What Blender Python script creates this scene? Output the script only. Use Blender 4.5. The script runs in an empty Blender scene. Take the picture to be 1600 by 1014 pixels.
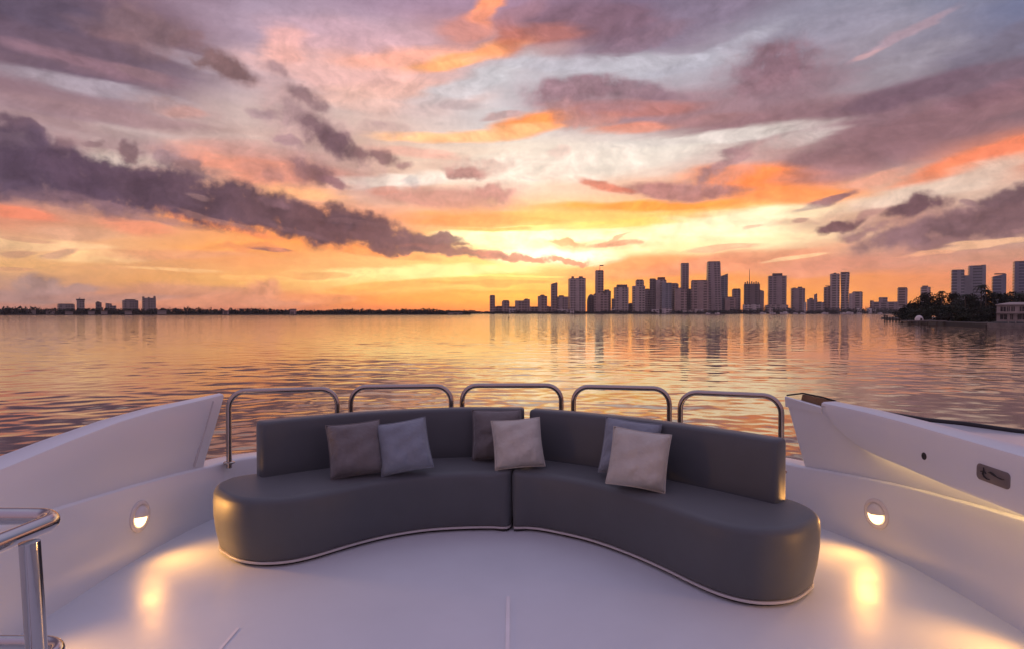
import bpy, math, random
import numpy as np
from mathutils import Vector, Matrix

random.seed(7)
C = bpy.context.scene.collection
sc = bpy.context.scene
PI = math.pi

# ------------------------------------------------------------------ camera model
F = 1000.0                      # focal length in photo pixels (photo 1600 wide)
EYE = Vector((0, 0, 1.55))
PITCH = math.atan((507 - 488) / F)
FWD = Vector((0, math.cos(PITCH), -math.sin(PITCH)))
UP = Vector((0, math.sin(PITCH), math.cos(PITCH)))
RIGHT = Vector((1, 0, 0))
SEA = -4.0

def ray(px, py):
    return (FWD * F + RIGHT * (px - 800) - UP * (py - 507)).normalized()
def onz(px, py, z):             # point of a horizontal plane seen in the photograph there
    r = ray(px, py); t = (z - EYE.z) / r.z
    return EYE + r * t
def ony(px, py, y):
    r = ray(px, py); return EYE + r * (y / r.y)

cam = bpy.data.cameras.new('camera'); co = bpy.data.objects.new('camera', cam); C.objects.link(co)
co.location = EYE; co.rotation_euler = (PI / 2 - PITCH, 0, 0)
cam.sensor_width = 36; cam.lens = 36 * F / 1600; cam.clip_end = 60000; cam.clip_start = 0.05
sc.camera = co

def lin(c):
    return tuple(((v / 255) / 12.92 if v / 255 <= .04045 else ((v / 255 + .055) / 1.055) ** 2.4) for v in c)
def lin4(c): return lin(c) + (1,)
def skyc(c):
    r, g, b = c
    if r > 195 and r - b > 55: g *= 1 - .055 * min(1, (r - b - 55) / 60) * (1 if g < 225 else .3)
    if r < 180 and b > r - 22: b *= .91; g *= .96          # mauve rather than blue cloud shade
    elif b > r - 12: b *= .955
    return lin4((r, g, b))

# ------------------------------------------------------------------ materials
def nodes_of(name):
    m = bpy.data.materials.new(name); m.use_nodes = True
    nt = m.node_tree; b = nt.nodes['Principled BSDF']
    return m, nt, b
def N(nt, t, **kw):
    n = nt.nodes.new(t)
    for k, v in kw.items():
        if k.startswith('i_'):
            n.inputs[k[2:].replace('_', ' ')].default_value = v
        else: setattr(n, k, v)
    return n
def mat(name, col, rough=.5, metal=0, var=.06, vscale=3., bump=0., bscale=60., bdist=.002, coat=0, sheen=0, spec=.5, rvar=0., stretch=None):
    m, nt, b = nodes_of(name)
    b.inputs['Roughness'].default_value = rough; b.inputs['Metallic'].default_value = metal
    b.inputs['Coat Weight'].default_value = coat; b.inputs['Coat Roughness'].default_value = .12
    b.inputs['Sheen Weight'].default_value = sheen; b.inputs['Specular IOR Level'].default_value = spec
    L = nt.links
    tc = N(nt, 'ShaderNodeTexCoord')
    src = tc.outputs['Object']
    if stretch:
        mp = N(nt, 'ShaderNodeMapping'); mp.inputs['Scale'].default_value = stretch
        L.new(src, mp.inputs['Vector']); src = mp.outputs['Vector']
    n1 = N(nt, 'ShaderNodeTexNoise', i_Scale=vscale, i_Detail=5., i_Roughness=.6); L.new(src, n1.inputs['Vector'])
    mx = N(nt, 'ShaderNodeMix', data_type='RGBA')
    mx.inputs['A'].default_value = tuple(v * (1 - var) for v in col) + (1,)
    mx.inputs['B'].default_value = tuple(min(1, v * (1 + var)) for v in col) + (1,)
    mr = N(nt, 'ShaderNodeMapRange'); mr.inputs['From Min'].default_value = .3; mr.inputs['From Max'].default_value = .7
    L.new(n1.outputs['Fac'], mr.inputs['Value']); L.new(mr.outputs['Result'], mx.inputs['Factor'])
    L.new(mx.outputs['Result'], b.inputs['Base Color'])
    if rvar:
        m2 = N(nt, 'ShaderNodeMapRange'); m2.inputs['From Min'].default_value = .3; m2.inputs['From Max'].default_value = .7
        m2.inputs['To Min'].default_value = max(0, rough - rvar); m2.inputs['To Max'].default_value = rough + rvar
        n3 = N(nt, 'ShaderNodeTexNoise', i_Scale=vscale * 2.7, i_Detail=6.); L.new(src, n3.inputs['Vector'])
        L.new(n3.outputs['Fac'], m2.inputs['Value']); L.new(m2.outputs['Result'], b.inputs['Roughness'])
    if bump:
        n2 = N(nt, 'ShaderNodeTexNoise', i_Scale=bscale, i_Detail=4.); L.new(src, n2.inputs['Vector'])
        bp = N(nt, 'ShaderNodeBump', i_Strength=bump, i_Distance=bdist); L.new(n2.outputs['Fac'], bp.inputs['Height'])
        L.new(bp.outputs['Normal'], b.inputs['Normal'])
    return m
def fabric(name, col, weave=420., rough=.85, bump=.35):
    m = mat(name, col, rough, var=.1, vscale=5, sheen=.25, spec=.25)
    nt = m.node_tree; b = nt.nodes['Principled BSDF']; L = nt.links
    tc = N(nt, 'ShaderNodeTexCoord')
    v = N(nt, 'ShaderNodeTexNoise', i_Scale=weave, i_Detail=2.); L.new(tc.outputs['Object'], v.inputs['Vector'])
    big = N(nt, 'ShaderNodeTexNoise', i_Scale=13., i_Detail=3.); L.new(tc.outputs['Object'], big.inputs['Vector'])
    b1 = N(nt, 'ShaderNodeBump', i_Strength=.6, i_Distance=.04); L.new(big.outputs['Fac'], b1.inputs['Height'])
    b2 = N(nt, 'ShaderNodeBump', i_Strength=bump, i_Distance=.002); L.new(v.outputs['Fac'], b2.inputs['Height'])
    L.new(b1.outputs['Normal'], b2.inputs['Normal']); L.new(b2.outputs['Normal'], b.inputs['Normal'])
    return m
def glow(name, col, strength):
    m, nt, b = nodes_of(name)
    b.inputs['Base Color'].default_value = (.8, .7, .5, 1)
    b.inputs['Emission Color'].default_value = tuple(col) + (1,); b.inputs['Emission Strength'].default_value = strength
    return m
def facade(name, wall, glass, floor=4., bay=5., rough=.45, mix=.55):
    m, nt, b = nodes_of(name); L = nt.links
    tc = N(nt, 'ShaderNodeTexCoord'); sp = N(nt, 'ShaderNodeSeparateXYZ'); L.new(tc.outputs['Object'], sp.inputs['Vector'])
    def band(sock, period, duty):
        d = N(nt, 'ShaderNodeMath', operation='DIVIDE'); L.new(sock, d.inputs[0]); d.inputs[1].default_value = period
        f = N(nt, 'ShaderNodeMath', operation='FRACT'); L.new(d.outputs[0], f.inputs[0])
        g = N(nt, 'ShaderNodeMath', operation='LESS_THAN'); L.new(f.outputs[0], g.inputs[0]); g.inputs[1].default_value = duty
        return g.outputs[0]
    s = N(nt, 'ShaderNodeMath', operation='ADD'); L.new(sp.outputs['X'], s.inputs[0]); L.new(sp.outputs['Y'], s.inputs[1])
    a = band(sp.outputs['Z'], floor, .6); c = band(s.outputs[0], bay, .7); c2 = band(s.outputs[0], bay * 4.3, .78)
    mul = N(nt, 'ShaderNodeMath', operation='MULTIPLY'); L.new(a, mul.inputs[0]); L.new(c, mul.inputs[1])
    mul2 = N(nt, 'ShaderNodeMath', operation='MULTIPLY'); L.new(mul.outputs[0], mul2.inputs[0]); L.new(c2, mul2.inputs[1])
    no = N(nt, 'ShaderNodeTexNoise', i_Scale=.05, i_Detail=4.); L.new(tc.outputs['Object'], no.inputs['Vector'])
    w2 = N(nt, 'ShaderNodeMix', data_type='RGBA'); L.new(no.outputs['Fac'], w2.inputs['Factor'])
    w2.inputs['A'].default_value = tuple(v * .65 for v in wall) + (1,); w2.inputs['B'].default_value = tuple(v * 1.3 for v in wall) + (1,)
    mx = N(nt, 'ShaderNodeMix', data_type='RGBA'); L.new(mul2.outputs[0], mx.inputs['Factor'])
    L.new(w2.outputs['Result'], mx.inputs['A']); mx.inputs['B'].default_value = tuple(glass) + (1,)
    L.new(mx.outputs['Result'], b.inputs['Base Color'])
    rr = N(nt, 'ShaderNodeMapRange'); L.new(mul2.outputs[0], rr.inputs['Value']); rr.inputs['To Min'].default_value = rough + .2; rr.inputs['To Max'].default_value = .22
    L.new(rr.outputs['Result'], b.inputs['Roughness'])
    return m

M = {}
M['gelcoat'] = mat('gelcoat', (.72, .745, .765), .30, var=.01, vscale=1.0, bump=.02, bscale=3., bdist=.02, coat=.45)
M['deck'] = mat('deck_paint', (.655, .69, .73), .38, var=.025, vscale=2.2, bump=.12, bscale=320., bdist=.0006, rvar=.05)
M['seam'] = mat('deck_seam', (.82, .80, .82), .25)
M['vinyl'] = mat('charcoal_vinyl', (.080, .088, .097), .5, var=.05, vscale=4, bump=.18, bscale=260., bdist=.0008, sheen=.15)
M['trim'] = mat('pale_trim', (.52, .50, .50), .35)
M['shade_plinth'] = mat('shadow_gap_plinth', (.02, .02, .02), .6)  # recessed foot painted near black for the shadow gap under the sofa trim
M['steel'] = mat('polished_steel', (.56, .54, .54), .07, 1, var=.03, vscale=8, rvar=.03)
M['hoop'] = mat('reflection_toned_steel', (.46, .39, .345), .16, 1, var=.05, vscale=6)  # dark reflections of deck and superstructure are put into this brown colour
M['mauve'] = fabric('mauve_fabric', (.168,.155,.155))
M['bluegrey'] = fabric('blue_grey_fabric', (.222,.252,.295))
M['taupe'] = fabric('taupe_fabric', (.165,.153,.150))
M['beige'] = fabric('beige_fabric', (.50,.475,.415))
M['bezel'] = mat('lamp_bezel', (.66, .62, .62), .25, coat=.3)
M['lens'] = glow('lit_lens', (1, .64, .27), 4.5)
M['strip'] = glow('light_strip', (1, .60, .24), 10)
M['bronze'] = mat('bronze_fairlead', (.20, .13, .08), .35, .6, var=.2, vscale=20)
M['black'] = mat('black_rubber', (.015, .013, .015), .6)
M['plate'] = mat('grey_plate', (.17, .145, .145), .5, .2, var=.08)
M['hull'] = mat('hull_paint', (.55, .54, .56), .2, coat=.5)

# ------------------------------------------------------------------ mesh helpers
class MB:
    def __init__(s): s.v = []; s.f = []
    def add(s, vs, fs):
        o = len(s.v); s.v += [tuple(v) for v in vs]; s.f += [tuple(i + o for i in f) for f in fs]; return s
    def box(s, x0, x1, y0, y1, z0, z1, M_=None):
        vs = [Vector((x, y, z)) for z in (z0, z1) for y in (y0, y1) for x in (x0, x1)]
        if M_ is not None: vs = [M_ @ v for v in vs]
        return s.add(vs, [(0, 2, 3, 1), (4, 5, 7, 6), (0, 1, 5, 4), (2, 6, 7, 3), (0, 4, 6, 2), (1, 3, 7, 5)])
    def rings(s, rs, closed=True, cap=True):
        n = len(rs[0]); vs = [p for r in rs for p in r]; fs = []
        for i in range(len(rs) - 1):
            for j in range(n if closed else n - 1):
                k = (j + 1) % n
                fs.append((i * n + j, i * n + k, (i + 1) * n + k, (i + 1) * n + j))
        if cap and closed:
            fs.append(tuple(range(n - 1, -1, -1))); fs.append(tuple((len(rs) - 1) * n + j for j in range(n)))
        return s.add(vs, fs)
    def tube(s, path, r, n=14, cap=True):
        path = [Vector(p) for p in path]; rs = []
        rad = r if hasattr(r, '__len__') else [r] * len(path)
        t0 = (path[1] - path[0]).normalized()
        a = t0.orthogonal().normalized()
        for i, p in enumerate(path):
            t = (path[min(i + 1, len(path) - 1)] - path[max(i - 1, 0)]).normalized()
            a = (a - t * a.dot(t)).normalized(); b = t.cross(a)
            rs.append([p + (a * math.cos(2 * PI * k / n) + b * math.sin(2 * PI * k / n)) * rad[i] for k in range(n)])
        return s.rings(rs, True, cap)
    def lathe(s, prof, n, frame):       # prof: (radius, height); frame: Matrix
        rs = [[frame @ Vector((r * math.cos(2 * PI * k / n), r * math.sin(2 * PI * k / n), h)) for k in range(n)] for r, h in prof]
        return s.rings(rs, True, True)
    def build(s, name, m, parent=None, smooth=True, angle=40):
        me = bpy.data.meshes.new(name)
        off = Vector((0, 0, 0))
        q = parent
        while q is not None: off += q.location; q = q.parent
        me.from_pydata([(v[0] - off.x, v[1] - off.y, v[2] - off.z) for v in s.v], [], s.f)
        me.update()
        if isinstance(m, (list, tuple)):
            for x in m: me.materials.append(x)
        else: me.materials.append(m)
        o = bpy.data.objects.new(name, me); C.objects.link(o)
        if parent: o.parent = parent
        if smooth:
            me.polygons.foreach_set('use_smooth', [True] * len(me.polygons))
            me.set_sharp_from_angle(angle=math.radians(angle))
        return o
def fix_normals(o):
    import bmesh
    bm = bmesh.new(); bm.from_mesh(o.data); bmesh.ops.recalc_face_normals(bm, faces=bm.faces); bm.to_mesh(o.data); bm.free()
def tag(o, label=None, cat=None, group=None, kind=None):
    if label: o['label'] = label
    if cat: o['category'] = cat
    if group: o['group'] = group
    if kind: o['kind'] = kind
    return o
def empty(name, loc, label, cat, group=None):
    o = bpy.data.objects.new(name, None); C.objects.link(o); o.location = loc; o.empty_display_size = .2
    return tag(o, label, cat, group)
def catmull(pts, n=8):
    P = [Vector(p) for p in pts]; P = [P[0] * 2 - P[1]] + P + [P[-1] * 2 - P[-2]]; out = []
    for i in range(1, len(P) - 2):
        for k in range(n):
            t = k / n
            out.append(.5 * ((2 * P[i]) + (P[i + 1] - P[i - 1]) * t + (2 * P[i - 1] - 5 * P[i] + 4 * P[i + 1] - P[i + 2]) * t * t + (3 * P[i] - P[i - 1] - 3 * P[i + 1] + P[i + 2]) * t ** 3))
    out.append(P[-2]); return out
def resample(pts, step):
    out = [pts[0]]; acc = 0
    for a, b in zip(pts, pts[1:]):
        l = (b - a).length
        while acc + l >= step and l > 1e-9:
            t = (step - acc) / l; a = a.lerp(b, t); out.append(a.copy()); l = (b - a).length; acc = 0
        acc += l
    if (out[-1] - pts[-1]).length > step * .4: out.append(pts[-1])
    else: out[-1] = pts[-1]
    return out
def smooth_closed(p, it=2):
    for _ in range(it):
        n = len(p); p = [(p[i - 1] + p[i] * 2 + p[(i + 1) % n]) / 4 for i in range(n)]
    return p
def normals2(p, closed=True):      # outward normals of a counter-clockwise outline
    n = len(p); out = []
    for i in range(n):
        a = p[i - 1] if (closed or i > 0) else p[i]; b = p[(i + 1) % n] if (closed or i < n - 1) else p[i]
        t = (b - a); t.z = 0; t.normalize(); out.append(Vector((t.y, -t.x, 0)))
    return out
def lerp_tab(tab, t):
    if t <= tab[0][0]: return tab[0][1]
    for (a, va), (b, vb) in zip(tab, tab[1:]):
        if t <= b: return va + (vb - va) * (t - a) / (b - a)
    return tab[-1][1]

# ================================================================== SKY (world)
world = bpy.data.worlds.new('World'); sc.world = world; world.use_nodes = True
nt = world.node_tree; nt.nodes.clear(); L = nt.links
def link(a, b): L.new(a, b)
def math_(op, a, b=None, c=None):
    n = N(nt, 'ShaderNodeMath', operation=op)
    for i, x in enumerate((a, b, c)):
        if x is None: continue
        if isinstance(x, (int, float)): n.inputs[i].default_value = x
        else: link(x, n.inputs[i])
    return n.outputs[0]
def vmath(op, a, b=None, scale=None):
    n = N(nt, 'ShaderNodeVectorMath', operation=op)
    for i, x in enumerate((a, b)):
        if x is None: continue
        if isinstance(x, (tuple, list)): n.inputs[i].default_value = x
        else: link(x, n.inputs[i])
    if scale is not None: n.inputs['Scale'].default_value = scale
    return n.outputs[0]
def maprange(v, a, b, lo=0., hi=1., smooth=False):
    n = N(nt, 'ShaderNodeMapRange'); n.interpolation_type = 'SMOOTHSTEP' if smooth else 'LINEAR'
    link(v, n.inputs['Value'])
    for k, x in (('From Min', a), ('From Max', b), ('To Min', lo), ('To Max', hi)): n.inputs[k].default_value = x
    return n.outputs['Result']
def mix(fac, a, b):
    n = N(nt, 'ShaderNodeMix', data_type='RGBA')
    link(fac, n.inputs['Factor'])
    for k, x in (('A', a), ('B', b)):
        if isinstance(x, tuple): n.inputs[k].default_value = x
        else: link(x, n.inputs[k])
    return n.outputs['Result']
def noise(vec, scale, detail=5., rough=.55):
    n = N(nt, 'ShaderNodeTexNoise', i_Scale=scale, i_Detail=detail, i_Roughness=rough); link(vec, n.inputs['Vector']); return n
tc = N(nt, 'ShaderNodeTexCoord'); D = vmath('NORMALIZE', tc.outputs['Generated'])
sep = N(nt, 'ShaderNodeSeparateXYZ'); link(D, sep.inputs[0])
AZ = math_('MULTIPLY', math_('ARCTAN2', sep.outputs['X'], sep.outputs['Y']), 1000.)
EL = math_('MULTIPLY', math_('ARCSINE', sep.outputs['Z']), 1000.)
cmb = N(nt, 'ShaderNodeCombineXYZ'); link(AZ, cmb.inputs[0]); link(EL, cmb.inputs[1]); P0 = cmb.outputs[0]
def warp(p, src, scale, amp, detail=2.):
    n = noise(src, scale, detail)
    return vmath('ADD', p, vmath('MULTIPLY', vmath('SUBTRACT', n.outputs['Color'], (.5, .5, .5)), amp))
PSTR = vmath('MULTIPLY', P0, (.22, 1., 1.))                 # streaky domain
PC = warp(P0, P0, .018, (46, 34, 0)); PC = warp(PC, P0, .07, (15, 13, 0), 3.)
PS = warp(P0, PSTR, .022, (90, 22, 0)); PS = warp(PS, PSTR, .08, (26, 9, 0), 3.)
NC = math_('SUBTRACT', noise(P0, .042, 7., .62).outputs['Fac'], .5)
NS = math_('SUBTRACT', noise(PSTR, .05, 6., .6).outputs['Fac'], .5)

def azel(px, py):
    r = ray(px, py); return math.atan2(r.x, r.y) * 1000, math.asin(r.z) * 1000
XS = [0, 200, 400, 600, 800, 1000, 1200, 1400, 1600]
YS = [0, 60, 120, 180, 240, 300, 340, 380, 410, 440, 465, 487]
GRID = [
 [(104,94,120),(128,106,128),(168,154,182),(168,148,178),(168,142,172),(132,120,152),(142,140,166),(140,145,172),(118,126,162)],
 [(116,98,118),(148,120,130),(176,160,186),(196,166,176),(190,140,135),(148,132,156),(156,156,180),(152,150,172),(122,122,150)],
 [(150,126,142),(154,132,150),(192,172,180),(216,178,172),(198,190,204),(186,182,200),(165,155,175),(152,146,164),(128,120,142)],
 [(166,146,160),(164,142,156),(206,182,176),(214,186,178),(204,198,210),(180,150,155),(165,140,150),(140,120,138),(140,118,132)],
 [(150,128,142),(194,168,164),(204,168,156),(214,182,166),(232,216,200),(222,212,206),(190,160,155),(160,128,132),(230,152,112)],
 [(160,128,132),(196,154,142),(214,162,132),(218,182,165),(238,212,192),(226,182,152),(236,162,112),(216,186,166),(212,182,166)],
 [(216,152,118),(212,162,132),(242,166,98),(226,168,132),(248,194,104),(248,206,114),(252,228,184),(216,168,142),(176,136,132)],
 [(226,186,142),(232,182,126),(246,176,96),(228,166,110),(255,232,150),(255,238,178),(252,230,184),(208,158,138),(192,152,136)],
 [(238,194,124),(228,178,118),(236,172,106),(246,204,126),(250,206,110),(238,164,100),(228,168,126),(216,158,132),(216,156,126)],
 [(200,156,128),(232,178,108),(240,190,110),(253,224,136),(252,206,102),(250,180,88),(242,172,94),(236,162,100),(226,152,106)],
 [(190,142,126),(204,146,116),(222,158,110),(246,172,90),(252,194,82),(252,184,78),(250,178,86),(244,168,90),(238,158,94)],
 [(186,126,112),(190,126,110),(206,136,100),(226,142,86),(246,152,76),(248,164,80),(240,160,88),(226,146,94),(220,140,94)],
]
spS = N(nt, 'ShaderNodeSeparateXYZ'); link(PS, spS.inputs[0])
T = maprange(spS.outputs['Y'], 0, 700)
base = None; pa = None
for i, x in enumerate(XS):
    r = N(nt, 'ShaderNodeValToRGB'); cr = r.color_ramp; cr.interpolation = 'EASE'
    rows = sorted([(azel(x, y)[1] / 700, GRID[j][i]) for j, y in enumerate(YS)], key=lambda q: q[0])
    top = rows[-1]
    rows.append((max(.9, top[0] + .1), tuple(.5 * a + .5 * b for a, b in zip(top[1], (150, 136, 168)))))
    cr.elements[0].position = max(0, rows[0][0]); cr.elements[0].color = skyc(rows[0][1])
    cr.elements[1].position = rows[-1][0]; cr.elements[1].color = lin4(rows[-1][1])
    for p, c in rows[1:-1]:
        e = cr.elements.new(p); e.color = skyc(c)
    link(T, r.inputs['Fac']); az = azel(x, 300)[0]
    base = r.outputs['Color'] if base is None else mix(maprange(spS.outputs['X'], pa, az), base, r.outputs['Color'])
    pa = az

# clear sky of the sun that has just gone: a small share of the physical sky over the ramps
sky = N(nt, 'ShaderNodeTexSky', sky_type='NISHITA'); sky.sun_disc = False
SUN_AZ = azel(850, 400)[0] / 1000; SUN_EL = math.radians(1.5)
sky.sun_elevation = SUN_EL; sky.sun_rotation = SUN_AZ
nis = vmath('SCALE', sky.outputs['Color'], scale=.10)
hi = maprange(sep.outputs['Z'], .42, .85, smooth=True)
zen = N(nt, 'ShaderNodeMix', data_type='RGBA', blend_type='ADD'); zen.inputs['Factor'].default_value = .6
zen.inputs['A'].default_value = lin4((174, 170, 194)); link(nis, zen.inputs['B'])
bk = N(nt, 'ShaderNodeValToRGB'); link(maprange(EL, 0, 1000), bk.inputs['Fac'])
bk.color_ramp.elements[0].color = lin4((164, 134, 146)); bk.color_ramp.elements[1].color = lin4((164, 150, 182))
back = maprange(sep.outputs['Y'], .45, -.35, smooth=True)
col = mix(hi, base, zen.outputs['Result']); col = mix(back, col, bk.outputs['Color'])

# kinds of edge: (domain, noise, noise amount, threshold, width)
TONE = math_('MULTIPLY_ADD', noise(PC, .026, 6., .62).outputs['Fac'], 1.5, .25)
TONS = math_('MULTIPLY_ADD', noise(PS, .03, 6., .6).outputs['Fac'], 1.0, .50)
KIND = {'s': (PS, NS, 1.7, .32, .60), 'm': (PS, NC, 2.0, .36, .46), 'c': (PC, NC, 2.2, .37, .46), 'b': (PC, NC, 2.3, .36, .62), 'h': (PS, NS, 1.5, .34, .36)}
def cloud(cx, cy, rx, ry, rot, rgb, op=.9, kind='s'):
    global col
    dom, nz, amp, th, w = KIND[kind]
    a, e = azel(cx, cy); a1, _ = azel(cx + 5, cy); a0, _ = azel(cx - 5, cy); _, e1 = azel(cx, cy - 5); _, e0 = azel(cx, cy + 5)
    sx, sy = (a1 - a0) / 10, (e1 - e0) / 10
    k = 1 / (1 - th)
    mp = N(nt, 'ShaderNodeMapping', vector_type='TEXTURE'); link(dom, mp.inputs['Vector'])
    mp.inputs['Location'].default_value = (a, e, 0); mp.inputs['Rotation'].default_value = (0, 0, math.radians(-rot))
    mp.inputs['Scale'].default_value = (rx * sx * k, ry * sy * k, 1)
    g = N(nt, 'ShaderNodeTexGradient', gradient_type='SPHERICAL'); link(mp.outputs[0], g.inputs[0])
    d = math_('MULTIPLY', g.outputs['Fac'], nz)
    lo = max(th - w / 2, .02); cc = skyc(rgb)
    if True:
        v = N(nt, 'ShaderNodeVectorMath', operation='SCALE'); v.inputs[0].default_value = cc[:3]; link(TONE if kind in 'cbm' else TONS, v.inputs['Scale']); cc = v.outputs[0]
    col = mix(maprange(d, lo, th + w / 2, 0, op, True), col, cc)

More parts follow.
